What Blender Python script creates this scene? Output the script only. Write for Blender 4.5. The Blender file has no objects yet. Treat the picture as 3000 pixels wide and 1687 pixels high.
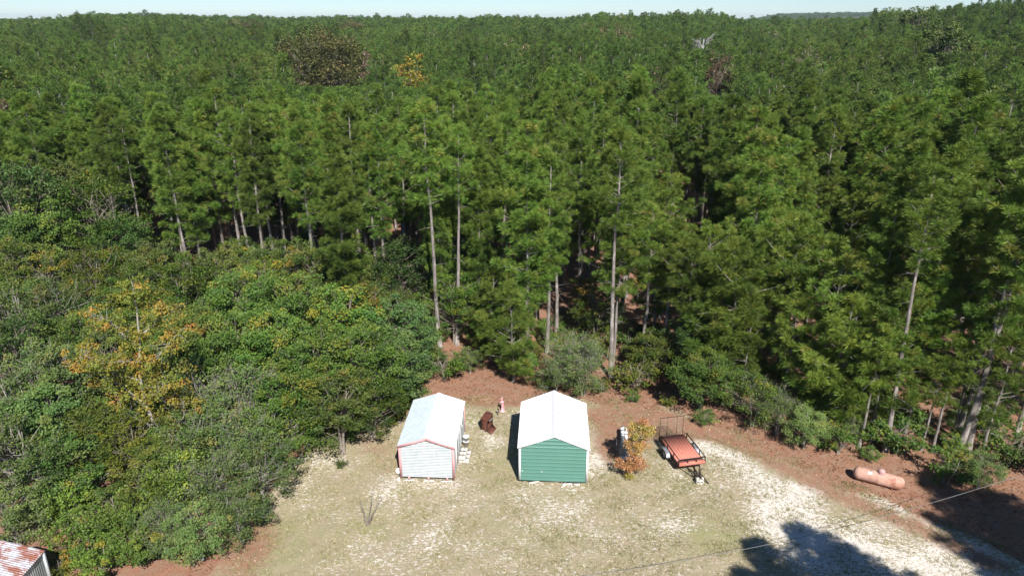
import bpy, math, random
import numpy as np
from mathutils import Vector, Matrix

scene = bpy.context.scene
COL = scene.collection
R = math.radians

# ------------------------------------------------------------------ camera, world, sun
CAM_H = 24.0
PITCH = R(20.9)
FPX = 2070.0                       # focal length in the photograph's own 3000 px
cam_d = bpy.data.cameras.new('camera')
cam = bpy.data.objects.new('camera', cam_d)
COL.objects.link(cam)
cam_d.sensor_width = 36.0
cam_d.lens = 36.0 * FPX / 3000.0
cam_d.clip_start = 0.5
cam_d.clip_end = 12000
cam.location = (0, 0, CAM_H)
cam.rotation_euler = (math.pi / 2 - PITCH, 0, 0)
scene.camera = cam

SUN_DIR = Vector((0.26, -1.0, 1.0)).normalized()      # towards the sun
sun_el = math.asin(SUN_DIR.z)
sun_az = math.atan2(SUN_DIR.x, SUN_DIR.y)
world = bpy.data.worlds.new('World')
scene.world = world
world.use_nodes = True
wn = world.node_tree
wn.nodes.clear()
sky = wn.nodes.new('ShaderNodeTexSky')
sky.sky_type = 'NISHITA'
sky.sun_disc = False
sky.sun_elevation = sun_el
sky.sun_rotation = sun_az
sky.altitude = 1500
sky.air_density = 1.0
sky.dust_density = 0.0
sky.ozone_density = 8.0
bg = wn.nodes.new('ShaderNodeBackground')
bg.inputs[1].default_value = 0.062
wo = wn.nodes.new('ShaderNodeOutputWorld')
wn.links.new(sky.outputs[0], bg.inputs[0])
wn.links.new(bg.outputs[0], wo.inputs[0])

sun_d = bpy.data.lights.new('sun', 'SUN')
sun_d.energy = 4.6
sun_d.angle = R(0.53)
sun_d.color = (1.0, 0.955, 0.89)
sun = bpy.data.objects.new('sun', sun_d)
sun.rotation_euler = SUN_DIR.to_track_quat('Z', 'Y').to_euler()
sun.location = (0, 0, 60)
COL.objects.link(sun)

scene.view_settings.view_transform = 'Standard'
scene.view_settings.look = 'None'
scene.view_settings.exposure = 0.88
scene.view_settings.gamma = 1.0
scene.view_settings.use_curve_mapping = False
scene.render.engine = 'CYCLES'
cy = scene.cycles
cy.max_bounces = 5
cy.diffuse_bounces = 2
cy.glossy_bounces = 2
cy.transmission_bounces = 3
cy.transparent_max_bounces = 4
cy.volume_bounces = 0

rng = np.random.default_rng(7)
random.seed(7)
cP, sP = math.cos(PITCH), math.sin(PITCH)


def at(x, y, z=0.0):
    """survey point of the photograph (2576 px wide) at height z -> world X, Y"""
    r = (x * 1.16460 - 1500) / FPX
    d = (y * 1.16460 - 843.5) / FPX
    t = (z - CAM_H) / -(sP + d * cP)
    return r * t, (cP - d * sP) * t


# ------------------------------------------------------------------ helpers
def tag(o, label=None, cat=None, group=None, kind=None):
    if label: o['label'] = label
    if cat: o['category'] = cat
    if group: o['group'] = group
    if kind: o['kind'] = kind
    return o


def empty(name, loc, rz=0.0, label=None, cat=None, group=None):
    o = bpy.data.objects.new(name, None)
    o.empty_display_size = 0.3
    o.location = loc
    o.rotation_euler = (0, 0, rz)
    COL.objects.link(o)
    return tag(o, label, cat, group)


def link(name, mesh, parent=None, loc=None, rot=None, scl=None):
    o = bpy.data.objects.new(name, mesh)
    if loc is not None: o.location = loc
    if rot is not None: o.rotation_euler = rot
    if scl is not None: o.scale = scl
    COL.objects.link(o)
    if parent: o.parent = parent
    return o


class MB:
    """collects vertices and faces (plain numpy) and builds one mesh"""
    def __init__(s):
        s.v = []; s.n = 0; s.f = []; s.mi = []; s.t = []

    def add(s, v, f, mi=0, tint=0.5):
        v = np.asarray(v, float).reshape(-1, 3)
        f = np.asarray(f, int)
        s.v.append(v); s.f.append(f + s.n); s.mi.append(np.full(len(f), mi))
        t = np.full(len(v), tint) if np.isscalar(tint) else np.asarray(tint, float)
        s.t.append(t); s.n += len(v)
        return s

    def box(s, c, d, rz=0.0, mi=0, taper=1.0, M=None):
        hx, hy, hz = d[0] / 2, d[1] / 2, d[2] / 2
        v = np.array([(-hx, -hy, -hz), (hx, -hy, -hz), (hx, hy, -hz), (-hx, hy, -hz),
                      (-hx * taper, -hy * taper, hz), (hx * taper, -hy * taper, hz),
                      (hx * taper, hy * taper, hz), (-hx * taper, hy * taper, hz)])
        if M is not None: v = v @ np.array(M.to_3x3()).T
        ca, sa = math.cos(rz), math.sin(rz)
        v = v @ np.array([[ca, sa, 0], [-sa, ca, 0], [0, 0, 1]]) + np.array(c)
        return s.add(v, [(0, 3, 2, 1), (4, 5, 6, 7), (0, 1, 5, 4), (1, 2, 6, 5), (2, 3, 7, 6), (3, 0, 4, 7)], mi)

    def bar(s, a, b, w, h=None, mi=0):
        """square bar from a to b"""
        a = np.array(a, float); b = np.array(b, float); h = h or w
        d = b - a; L = np.linalg.norm(d); d /= L
        up = np.array([0, 0, 1.0]) if abs(d[2]) < .95 else np.array([0, 1.0, 0])
        x = np.cross(d, up); x /= np.linalg.norm(x); y = np.cross(x, d)
        v = [p + x * i * w / 2 + y * j * h / 2 for p in (a, b) for i, j in ((-1, -1), (1, -1), (1, 1), (-1, 1))]
        return s.add(v, [(3, 2, 1, 0), (4, 5, 6, 7), (0, 1, 5, 4), (1, 2, 6, 5), (2, 3, 7, 6), (3, 0, 4, 7)], mi)

    def tube(s, pts, rad, n=6, mi=0, tint=0.5, cap=True):
        pts = np.asarray(pts, float); k = len(pts)
        rad = np.full(k, rad) if np.isscalar(rad) else np.asarray(rad, float)
        d = np.gradient(pts, axis=0); d /= np.linalg.norm(d, axis=1)[:, None] + 1e-9
        ref = np.array([0, 0, 1.0]) if abs(d[:, 2]).mean() < .8 else np.array([1.0, 0, 0])
        x = np.cross(d, ref); x /= np.linalg.norm(x, axis=1)[:, None] + 1e-9
        y = np.cross(d, x)
        a = np.arange(n) * 2 * math.pi / n
        v = pts[:, None] + (x[:, None] * np.cos(a)[None, :, None] + y[:, None] * np.sin(a)[None, :, None]) * rad[:, None, None]
        v = v.reshape(-1, 3)
        f = [(i * n + j, i * n + (j + 1) % n, (i + 1) * n + (j + 1) % n, (i + 1) * n + j) for i in range(k - 1) for j in range(n)]
        s.add(v, f, mi, tint)
        if cap:
            b = s.n - k * n
            for base in (b, b + (k - 1) * n):
                s.f.append(np.array([[base + j for j in range(n)]])); s.mi.append(np.array([mi]))
        return s

    def lathe(s, prof, n=20, c=(0, 0, 0), M=None, mi=0):
        a = np.arange(n) * 2 * math.pi / n
        v = np.array([(r * math.cos(t), r * math.sin(t), z) for r, z in prof for t in a])
        if M is not None: v = v @ np.array(M.to_3x3()).T
        v = v + np.array(c)
        k = len(prof)
        return s.add(v, [(i * n + j, i * n + (j + 1) % n, (i + 1) * n + (j + 1) % n, (i + 1) * n + j) for i in range(k - 1) for j in range(n)], mi)

    def mesh(s, name, mats, smooth=False):
        me = bpy.data.meshes.new(name)
        V = np.concatenate(s.v).astype(np.float32)
        loops, starts, tot, mi, c = [], [], [], [], 0
        for f, m in zip(s.f, s.mi):
            if not len(f): continue
            k = f.shape[1]; loops.append(f.ravel())
            starts.append(c + np.arange(len(f)) * k); tot.append(np.full(len(f), k)); mi.append(m); c += f.size
        loops = np.concatenate(loops); starts = np.concatenate(starts)
        me.vertices.add(len(V)); me.vertices.foreach_set('co', V.ravel())
        me.loops.add(len(loops)); me.loops.foreach_set('vertex_index', loops.astype(np.int32))
        me.polygons.add(len(starts)); me.polygons.foreach_set('loop_start', starts.astype(np.int32))
        me.polygons.foreach_set('loop_total', np.concatenate(tot).astype(np.int32))
        me.polygons.foreach_set('material_index', np.concatenate(mi).astype(np.int32))
        me.update(calc_edges=True)
        at_ = me.attributes.new('tint', 'FLOAT', 'POINT')
        at_.data.foreach_set('value', np.concatenate(s.t).astype(np.float32))
        for m in (mats if isinstance(mats, (list, tuple)) else [mats]): me.materials.append(m)
        if smooth: me.polygons.foreach_set('use_smooth', np.ones(len(me.polygons), bool))
        return me

    def obj(s, name, mats, parent=None, smooth=False, loc=None, rot=None):
        return link(name, s.mesh(name, mats, smooth), parent, loc, rot)


# ------------------------------------------------------------------ materials
def new_mat(name):
    m = bpy.data.materials.new(name); m.use_nodes = True
    nt = m.node_tree; nt.nodes.clear()
    out = nt.nodes.new('ShaderNodeOutputMaterial')
    return m, nt, out


def N(nt, typ, **kw):
    n = nt.nodes.new(typ)
    for k, v in kw.items():
        if k in ('inp',):
            for kk, vv in v.items(): n.inputs[kk].default_value = vv
        else: setattr(n, k, v)
    return n


def ramp(nt, fac, stops):
    r = nt.nodes.new('ShaderNodeValToRGB')
    e = r.color_ramp.elements
    while len(e) < len(stops): e.new(0.5)
    for i, (p, c) in enumerate(stops):
        e[i].position = p; e[i].color = (*c, 1)
    nt.links.new(fac, r.inputs[0])
    return r.outputs[0]


def math_n(nt, op, a, b=None, c=None, clamp=False):
    n = nt.nodes.new('ShaderNodeMath'); n.operation = op; n.use_clamp = clamp
    for i, v in enumerate((a, b, c)):
        if v is None: continue
        if isinstance(v, (int, float)): n.inputs[i].default_value = v
        else: nt.links.new(v, n.inputs[i])
    return n.outputs[0]


def mixc(nt, fac, a, b, blend='MIX'):
    n = nt.nodes.new('ShaderNodeMix'); n.data_type = 'RGBA'; n.blend_type = blend
    for s_, v in ((0, fac), (6, a), (7, b)):
        if isinstance(v, (int, float)): n.inputs[s_].default_value = v
        elif isinstance(v, tuple): n.inputs[s_].default_value = (*v, 1)
        else: nt.links.new(v, n.inputs[s_])
    return n.outputs[2]


def noise(nt, scale, detail=4, rough=.55, vec=None, dist=0.0):
    n = nt.nodes.new('ShaderNodeTexNoise')
    n.inputs['Scale'].default_value = scale; n.inputs['Detail'].default_value = detail
    n.inputs['Roughness'].default_value = rough; n.inputs['Distortion'].default_value = dist
    if vec is not None: nt.links.new(vec, n.inputs['Vector'])
    return n.outputs[0]


def coords(nt, scale=(1, 1, 1), rot=(0, 0, 0), kind='Object'):
    tc = nt.nodes.new('ShaderNodeTexCoord'); mp = nt.nodes.new('ShaderNodeMapping')
    mp.inputs['Scale'].default_value = scale; mp.inputs['Rotation'].default_value = rot
    nt.links.new(tc.outputs[kind], mp.inputs[0])
    return mp.outputs[0]


def surf_mat(name, c1, c2, scale=6.0, rough=.7, metal=0.0, spec=.3, bump=0.0, c3=None, c3_amt=.62, aniso=(1, 1, 1), detail=5):
    """two-tone noise paint/metal with an optional third patchy tone (stain, rust)"""
    m, nt, out = new_mat(name)
    p = nt.nodes.new('ShaderNodeBsdfPrincipled')
    v = coords(nt, aniso)
    n1 = noise(nt, scale, detail, .6, v)
    col = ramp(nt, n1, [(.3, c1), (.7, c2)])
    if c3:
        n2 = noise(nt, scale * .45, 6, .7, v, .4)
        f = ramp(nt, n2, [(c3_amt - .06, (0, 0, 0)), (c3_amt + .04, (1, 1, 1))])
        col = mixc(nt, f, col, c3)
    nt.links.new(col, p.inputs['Base Color'])
    p.inputs['Roughness'].default_value = rough
    p.inputs['Metallic'].default_value = metal
    p.inputs['Specular IOR Level'].default_value = spec
    if bump:
        b = nt.nodes.new('ShaderNodeBump'); b.inputs['Strength'].default_value = bump
        b.inputs['Distance'].default_value = .02
        nt.links.new(noise(nt, scale * 4, 5, .6, v), b.inputs['Height'])
        nt.links.new(b.outputs[0], p.inputs['Normal'])
    nt.links.new(p.outputs[0], out.inputs[0])
    return m


def leaf_mat(name, stops, trans=.25, gloss=.05, rand=.35, rough=.45, tcol=1.25, patch=0.0):
    m, nt, out = new_mat(name)
    a = N(nt, 'ShaderNodeAttribute', attribute_name='tint')
    oi = nt.nodes.new('ShaderNodeObjectInfo')
    r = math_n(nt, 'MULTIPLY_ADD', oi.outputs['Random'], rand, -rand / 2)
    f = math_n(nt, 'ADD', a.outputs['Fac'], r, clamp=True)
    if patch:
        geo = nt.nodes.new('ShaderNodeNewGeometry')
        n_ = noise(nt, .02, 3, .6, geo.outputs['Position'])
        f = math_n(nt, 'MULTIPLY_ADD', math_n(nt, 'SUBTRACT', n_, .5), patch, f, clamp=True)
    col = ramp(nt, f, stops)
    hs = nt.nodes.new('ShaderNodeHueSaturation')
    w = nt.nodes.new('ShaderNodeTexWhiteNoise'); w.noise_dimensions = '1D'
    nt.links.new(oi.outputs['Random'], w.inputs['W'])
    nt.links.new(math_n(nt, 'MULTIPLY_ADD', w.outputs[0], .55, .74), hs.inputs['Value'])
    nt.links.new(math_n(nt, 'MULTIPLY_ADD', oi.outputs['Random'], .035, .482), hs.inputs['Hue'])
    nt.links.new(col, hs.inputs['Color'])
    col = hs.outputs[0]
    d = nt.nodes.new('ShaderNodeBsdfDiffuse'); t = nt.nodes.new('ShaderNodeBsdfTranslucent')
    g = nt.nodes.new('ShaderNodeBsdfGlossy'); g.inputs['Roughness'].default_value = rough
    g.inputs['Color'].default_value = (.9, .95, 1, 1)
    m1 = nt.nodes.new('ShaderNodeMixShader'); m2 = nt.nodes.new('ShaderNodeMixShader')
    m1.inputs[0].default_value = trans; m2.inputs[0].default_value = gloss
    nt.links.new(col, d.inputs[0])
    nt.links.new(mixc(nt, 1.0, col, (tcol, tcol * 1.05, tcol * .5), 'MULTIPLY'), t.inputs[0])
    nt.links.new(d.outputs[0], m1.inputs[1]); nt.links.new(t.outputs[0], m1.inputs[2])
    nt.links.new(m1.outputs[0], m2.inputs[1]); nt.links.new(g.outputs[0], m2.inputs[2])
    nt.links.new(m2.outputs[0], out.inputs[0])
    return m


M = {}
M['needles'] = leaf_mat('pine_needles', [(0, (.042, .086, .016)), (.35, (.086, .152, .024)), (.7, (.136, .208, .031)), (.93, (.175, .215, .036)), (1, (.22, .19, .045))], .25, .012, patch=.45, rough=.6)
M['needles_far'] = leaf_mat('pine_needles_far', [(0, (.034, .072, .018)), (.35, (.070, .128, .026)), (.7, (.112, .174, .032)), (.93, (.135, .172, .038)), (1, (.17, .15, .05))], .25, .01, patch=.9, rough=.6)
M['leaf_green'] = leaf_mat('leaves_green', [(0, (.045, .095, .018)), (.45, (.085, .160, .024)), (.85, (.145, .200, .030)), (1, (.25, .21, .03))], .3, .015, patch=.2, rough=.6)
M['leaf_blue'] = leaf_mat('leaves_bluegreen', [(0, (.040, .090, .024)), (.5, (.080, .152, .033)), (.9, (.130, .190, .042)), (1, (.17, .19, .06))], .25, .02, rough=.6)
M['leaf_dark'] = leaf_mat('leaves_dark', [(0, (.048, .088, .022)), (.5, (.098, .150, .034)), (.9, (.155, .190, .046)), (1, (.21, .17, .055))], .25, .02, rough=.6)
M['leaf_scrub'] = leaf_mat('leaves_scrub', [(0, (.062, .110, .028)), (.5, (.118, .180, .044)), (.9, (.175, .225, .060)), (1, (.25, .21, .06))], .25, .015, rough=.6)
M['needles_y'] = leaf_mat('yellowgreen_young_needles', [(0, (.050, .092, .018)), (.35, (.098, .158, .024)), (.7, (.150, .210, .032)), (.93, (.205, .235, .040)), (1, (.24, .20, .05))], .27, .012, patch=.2, rough=.6)  # brighter yellow-green of the young and low pines themselves
M['leaf_yel'] = leaf_mat('leaves_yellowgreen', [(0, (.055, .095, .015)), (.5, (.115, .150, .020)), (.85, (.21, .20, .025)), (1, (.34, .20, .03))], .3, .015, rand=.2, rough=.6)
M['leaf_olive'] = leaf_mat('leaves_olive', [(0, (.050, .090, .018)), (.5, (.105, .150, .026)), (.85, (.165, .175, .032)), (1, (.26, .15, .03))], .28, .015, rough=.6)
M['leaf_orange'] = leaf_mat('leaves_orange', [(0, (.105, .150, .024)), (.4, (.205, .200, .030)), (.72, (.31, .22, .034)), (1, (.40, .18, .04))], .3, .015, rand=.1, rough=.6)
M['leaf_red'] = leaf_mat('leaves_redorange', [(0, (.33, .27, .06)), (.35, (.44, .25, .07)), (.7, (.44, .18, .08)), (1, (.40, .165, .11))], .3, .04, rand=.05)
M['leaf_brown'] = leaf_mat('leaves_brown', [(0, (.085, .105, .036)), (.5, (.155, .155, .056)), (.85, (.225, .19, .075)), (1, (.25, .19, .08))], .25, .04)
M['leaf_lime'] = leaf_mat('leaves_lime', [(0, (.070, .130, .022)), (.5, (.135, .215, .034)), (.9, (.18, .27, .04)), (1, (.30, .26, .04))], .3, .015, rand=.15, rough=.6)
M['leaf_gold'] = leaf_mat('leaves_gold', [(0, (.25, .20, .03)), (.5, (.50, .34, .05)), (1, (.62, .34, .06))], .3, .04)
M['leaf_rust'] = leaf_mat('leaves_rust', [(0, (.10, .075, .045)), (.5, (.19, .125, .08)), (1, (.27, .165, .11))], .25, .03)
M['bark'] = surf_mat('pine_bark', (.115, .098, .086), (.235, .21, .19), 5, .95, bump=.6, aniso=(2, 2, .5), c3=(.33, .30, .275), c3_amt=.56)
M['bark_pale'] = surf_mat('pale_bark', (.22, .205, .18), (.42, .39, .35), 6, .9, bump=.4, aniso=(2, 2, .6), c3=(.16, .14, .12), c3_amt=.6)
M['bark_brown'] = surf_mat('twig_bark', (.13, .105, .085), (.26, .225, .19), 6, .95)
M['bark_twig'] = surf_mat('grey_twig_bark', (.20, .18, .155), (.33, .30, .27), 6, .95)
M['bark_dead'] = surf_mat('dead_wood', (.24, .23, .22), (.42, .40, .38), 4, .9)
M['white_paint'] = surf_mat('white_painted_metal', (.80, .80, .80), (.84, .84, .83), 2, .35, spec=.5, bump=.03)
M['white_trim'] = surf_mat('white_trim', (.76, .77, .77), (.82, .82, .82), 3, .45, spec=.4)
M['green_metal'] = surf_mat('green_painted_metal', (.080, .200, .158), (.092, .220, .175), 1.4, .36, spec=.6, bump=.04, c3=(.10, .23, .185), c3_amt=.62)
M['galv'] = surf_mat('galvanised_sheet', (.40, .435, .445), (.52, .55, .56), 3.0, .42, .35, .5, bump=.06, c3=(.40, .44, .46), c3_amt=.6)
M['galv_worn_dim'] = surf_mat('weathered_dimmed_galvanised_roof', (.44, .51, .53), (.55, .62, .64), 2.2, .5, .0, .4, bump=.2, c3=(.38, .44, .46), c3_amt=.66)  # weathered sheet; the left slope's weaker sun is put into the grey
M['galv_sunlit'] = surf_mat('sunlit_galvanised_roof', (.74, .77, .78), (.82, .84, .84), 2.2, .45, .1, .4, bump=.05)  # galvanised too; the right slope's stronger sun is painted in as a paler tone
M['pink'] = surf_mat('faded_pink_paint', (.52, .26, .27), (.60, .33, .33), 5, .7, c3=(.44, .21, .21), c3_amt=.66)
M['pump_pink'] = surf_mat('pink_pump_paint', (.72, .30, .36), (.86, .48, .54), 9, .6)
M['rust'] = surf_mat('brown_rust', (.085, .030, .020), (.15, .055, .035), 5, .8, .1, bump=.3, c3=(.20, .085, .05), c3_amt=.6)
M['rust_dark'] = surf_mat('dark_rust', (.03, .018, .015), (.07, .035, .025), 8, .85)
M['steel_dark'] = surf_mat('dark_weathered_steel', (.022, .018, .017), (.055, .040, .034), 9, .7, .3, c3=(.10, .05, .03), c3_amt=.62)
M['steel_worn'] = surf_mat('worn_steel', (.22, .23, .25), (.42, .44, .47), 7, .5, .5, c3=(.10, .10, .11), c3_amt=.55)
M['red_board'] = surf_mat('faded_red_boards', (.45, .155, .110), (.56, .215, .160), 5, .8, c3=(.50, .34, .29), c3_amt=.70, aniso=(3, .6, 1), bump=.15)
M['mesh_rust'] = surf_mat('tan_rusted_mesh', (.24, .16, .12), (.36, .26, .20), 8, .8)
M['tyre'] = surf_mat('tyre_rubber', (.018, .018, .019), (.032, .032, .033), 9, .85)
M['rim'] = surf_mat('wheel_rim', (.25, .27, .29), (.42, .44, .46), 8, .5, .4)
M['concrete'] = surf_mat('pale_concrete', (.50, .47, .42), (.66, .63, .57), 5, .9, bump=.08, c3=(.52, .49, .44), c3_amt=.7)
M['concrete_white'] = surf_mat('whitish_concrete', (.60, .59, .57), (.78, .77, .75), 6, .9, bump=.08, c3=(.30, .29, .28), c3_amt=.60)
M['void'] = surf_mat('block_core_shadowed_concrete', (.20, .19, .17), (.26, .25, .22), 6, .95)
M['tank'] = surf_mat('faded_tank_paint', (.37, .195, .145), (.54, .35, .275), 2.6, .75, c3=(.30, .125, .085), c3_amt=.57, bump=.1, detail=9)
M['tank_dome'] = surf_mat('purplish_dome_paint', (.34, .20, .20), (.52, .34, .33), 6, .7, c3=(.30, .12, .09), c3_amt=.6)
M['plate'] = surf_mat('bare_metal_plate', (.72, .68, .64), (.82, .79, .76), 5, .4, .2)
M['tin_wall'] = surf_mat('aged_tin_wall', (.20, .24, .23), (.36, .41, .40), 2.5, .55, .35, .4, bump=.2, c3=(.46, .52, .52), c3_amt=.56, aniso=(1, 1, .35))
M['tin_roof'] = surf_mat('rusty_tin_roof', (.34, .33, .36), (.50, .50, .53), 2.2, .55, .25, .4, bump=.2, c3=(.24, .095, .065), c3_amt=.53)
M['wood'] = surf_mat('grey_timber', (.10, .085, .07), (.19, .165, .14), 6, .9, aniso=(4, 1, 1))
M['bucket'] = surf_mat('white_plastic', (.74, .74, .73), (.82, .82, .81), 4, .5)
M['cable'] = surf_mat('grey_cable', (.10, .10, .10), (.24, .24, .24), 20, .5)
M['dark'] = surf_mat('dark_glass', (.012, .014, .018), (.02, .022, .028), 3, .15, spec=.6)
M['tread'] = surf_mat('knob_steel', (.30, .36, .34), (.42, .46, .44), 5, .4, .4)


# ------------------------------------------------------------------ terrain
SK = np.array([  # x in photo (2576), crest elevation deg, crest distance
    (-500, -.05, 1300), (0, -.06, 1250), (120, .05, 1050), (190, .22, 900), (250, .46, 850), (400, .44, 850), (520, .30, 880),
    (700, .20, 880), (900, .14, 800), (1080, .18, 740), (1300, .22, 680), (1450, .22, 600), (1510, .46, 500), (1590, .34, 520),
    (1720, .56, 460), (1810, .48, 480), (1870, .08, 760), (2050, .10, 900), (2160, .22, 640), (2230, .48, 470), (2330, .72, 430),
    (2450, 1.0, 400), (2576, 1.28, 380), (2800, 1.5, 370), (3400, 1.6, 380)])
SKT = (SK[:, 0] * 1.1646 - 1500) / FPX * cP           # tangent of azimuth
CAN = 20.3


def sstep(a, b, x):
    t = np.clip((x - a) / (b - a), 0, 1)
    return t * t * (3 - 2 * t)


def terrain(X, Y):
    X = np.asarray(X, float); Y = np.asarray(Y, float)
    d = np.hypot(X, Y) + 1e-6
    t = np.where(Y > 1, X / np.maximum(Y, 1), np.sign(X) * 9)
    el = np.interp(t, SKT, SK[:, 1]); D = np.interp(t, SKT, SK[:, 2])
    hc = CAM_H + D * np.tan(np.radians(el)) - CAN
    u = d / D
    h = hc * sstep(.13, 1.0, u) ** 1.0 * (1 - .0 * u)
    h = h - sstep(1.0, 1.6, u) * (hc + 4)
    roll = (np.sin(X * .017 + 1.3) * np.sin(Y * .014 + .4) * 2.2 + np.sin(X * .043 + Y * .031) * .7)
    h = h + roll * sstep(80, 260, d) * (1 - .6 * sstep(.7, 1, u))
    far = np.exp(-((d - 2900) / 420) ** 2)
    fe = 22.0 * sstep(.30, .36, t) * (1 - sstep(.62, .72, t)) + 3.0 + 4 * np.exp(-((t - .46) / .06) ** 2)
    h = h + far * fe
    h = np.where(Y < 1, 0, h)
    return h


# clearing / straw edge (world X -> Y); beyond it the ground is pine straw
straw_px = [(-200, 1449), (520, 1449), (600, 1340), (700, 1215), (760, 1130), (850, 1085), (960, 1060), (1060, 1020), (1160, 1000), (1350, 1000), (1480, 1000),
            (1600, 1010), (1720, 1030), (1820, 1068), (1950, 1130), (2060, 1185), (2180, 1232), (2330, 1292), (2460, 1345), (2576, 1400), (2800, 1500)]
SP = np.array([at(*p) for p in straw_px])


def straw_edge(X): return np.interp(X, SP[:, 0], SP[:, 1])


def blob(X, Y, px, py, rx, ry, rot=0.0):
    cx, cyy = at(px, py)
    ca, sa = math.cos(rot), math.sin(rot)
    u = ((X - cx) * ca + (Y - cyy) * sa) / rx; v = (-(X - cx) * sa + (Y - cyy) * ca) / ry
    return np.exp(-(u * u + v * v))


def band(X, Y, pts, w):
    P_ = np.array([at(*p) for p in pts]); best = np.full(np.shape(X), 1e9)
    for a, b in zip(P_[:-1], P_[1:]):
        d = b - a; L = d @ d
        t = np.clip(((X - a[0]) * d[0] + (Y - a[1]) * d[1]) / L, 0, 1)
        best = np.minimum(best, np.hypot(X - a[0] - t * d[0], Y - a[1] - t * d[1]))
    return np.exp(-(best / w) ** 2)


def axis_pts(lo, flo, fhi, hi, step, ratio=1.07):
    mid = np.arange(flo, fhi + step, step)
    up = [mid[-1]]; s_ = step
    while up[-1] < hi: s_ *= ratio; up.append(up[-1] + s_)
    dn = [mid[0]]; s_ = step
    while dn[-1] > lo: s_ *= ratio; dn.append(dn[-1] - s_)
    return np.concatenate([np.array(dn[1:])[::-1], mid, np.array(up[1:])])


def build_ground():
    xs = axis_pts(-5200, -26, 32, 5200, .16); ys = axis_pts(-400, 22, 52, 6500, .16)
    X, Y = np.meshgrid(xs, ys)
    Z = terrain(X, Y)
    r1 = np.sin(X * 1.9 + np.sin(Y * 1.3) * 2) * np.sin(Y * 2.3 + np.sin(X * .9) * 2)
    r2 = np.sin(X * 5.1 + 1.7 * np.sin(Y * 3.3)) * np.sin(Y * 6.7 + 1.3 * np.sin(X * 4.1))
    near = np.exp(-(np.maximum(0, np.hypot(X, Y - 35) - 25) / 10) ** 2)
    Z = Z + (r1 * .018 + r2 * .010) * near
    nx, ny = len(xs), len(ys)
    idx = np.arange(nx * ny).reshape(ny, nx)
    F = np.stack([idx[:-1, :-1], idx[:-1, 1:], idx[1:, 1:], idx[1:, :-1]], -1).reshape(-1, 4)
    b = MB(); b.add(np.stack([X, Y, Z], -1).reshape(-1, 3), F)
    m = b.mesh('ground', ground_material(), smooth=True)
    wob = .45 * np.sin(X * .9 + 1) * np.sin(Y * 1.1) + .3 * np.sin(X * 2.3 + Y * 1.7)
    straw = sstep(-.9, .5, Y - straw_edge(X) + wob)
    straw = np.maximum(straw, (.55 + .4 * sstep(16, 21, -X)) * sstep(13.0, 15.0, -X))
    mix_l = .34 * blob(X, Y, 930, 1110, 2.2, 2.6) + .22 * blob(X, Y, 1000, 1180, 1.5, 2.0) + .4 * blob(X, Y, 640, 1400, 1.6, 3, .0)
    mix_l += .50 * blob(X, Y, 1560, 1040, 3.2, 1.6) + .45 * blob(X, Y, 1700, 1080, 3, 1.3, -.3) + .6 * blob(X, Y, 1240, 1010, 3, 1.0) + .35 * blob(X, Y, 1600, 1120, 2.4, 2.4)
    mix_l += .38 * blob(X, Y, 1530, 1130, 1.2, 2.4) + .5 * band(X, Y, [(1800, 1080), (1960, 1170), (2100, 1240), (2300, 1320), (2500, 1420)], 1.3)
    mix_l = mix_l * 1.25 + .45 * blob(X, Y, 1640, 1060, 3.5, 1.8) + .35 * blob(X, Y, 1250, 1060, 1.3, 1.4) + .12 * blob(X, Y, 960, 1160, 1.6, 2.4) + .4 * blob(X, Y, 620, 1330, 1.5, 3)
    straw = np.clip(straw + mix_l, 0, 1)
    sand = .30 + .0 * X
    sand += .33 * band(X, Y, [(1700, 1100), (1800, 1125), (1860, 1165), (1940, 1240), (1990, 1320), (2030, 1360)], 1.4)
    sand += .30 * band(X, Y, [(2000, 1250), (2100, 1225), (2200, 1270), (2330, 1320), (2420, 1390)], .9)
    sand += .33 * band(X, Y, [(1990, 1330), (2100, 1370), (2250, 1400), (2400, 1430), (2600, 1470)], 2.0)
    sand += .24 * blob(X, Y, 830, 1150, 1.3, .9) + .35 * blob(X, Y, 1235, 1110, .75, .8) + .30 * blob(X, Y, 1520, 1130, .7, 1.4)
    sand += .16 * blob(X, Y, 1080, 1220, 2.2, .9) + .18 * blob(X, Y, 1400, 1270, 2.0, 1.0) + .12 * blob(X, Y, 1150, 1380, 2, 1.5)
    sand += .20 * blob(X, Y, 1520, 1060, 1.5, .8) + .16 * blob(X, Y, 1700, 1330, 2, .8) + .12 * blob(X, Y, 980, 1230, 1, 1.2) + .1 * blob(X, Y, 780, 1200, .8, 1.4)
    sand += .22 * blob(X, Y, 1560, 1090, 1.2, 2.0) + .18 * blob(X, Y, 1480, 1170, .8, 1.8)
    sand -= .10 * blob(X, Y, 1250, 1180, 1.4, 2.2) + .12 * blob(X, Y, 1820, 1330, 2.2, 1.3) + .16 * blob(X, Y, 700, 1400, 1.6, 3.0) + .05 * blob(X, Y, 1850, 1240, 1.3, 1.2)
    green = .22 + .5 * blob(X, Y, 1790, 1340, 2.4, 1.4) + .30 * blob(X, Y, 1700, 1200, 1.4, 1.6) + .40 * blob(X, Y, 700, 1370, 1.8, 2.5) + .3 * blob(X, Y, 1240, 1170, 1.0, 2.2)
    green += .35 * blob(X, Y, 1190, 1060, .6, 1.0) + .2 * blob(X, Y, 1330, 1350, 3, 1.2) + .25 * blob(X, Y, 930, 1320, 1.5, 1.6) + .3 * blob(X, Y, 2320, 1395, 1.0, .8)
    for nm, a in (('straw', straw), ('sand', sand), ('green', green)):
        q = m.attributes.new(nm, 'FLOAT', 'POINT'); q.data.foreach_set('value', np.clip(a, 0, 1).astype(np.float32).ravel())
    o = link('ground', m); tag(o, kind='structure')
    return o


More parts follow.
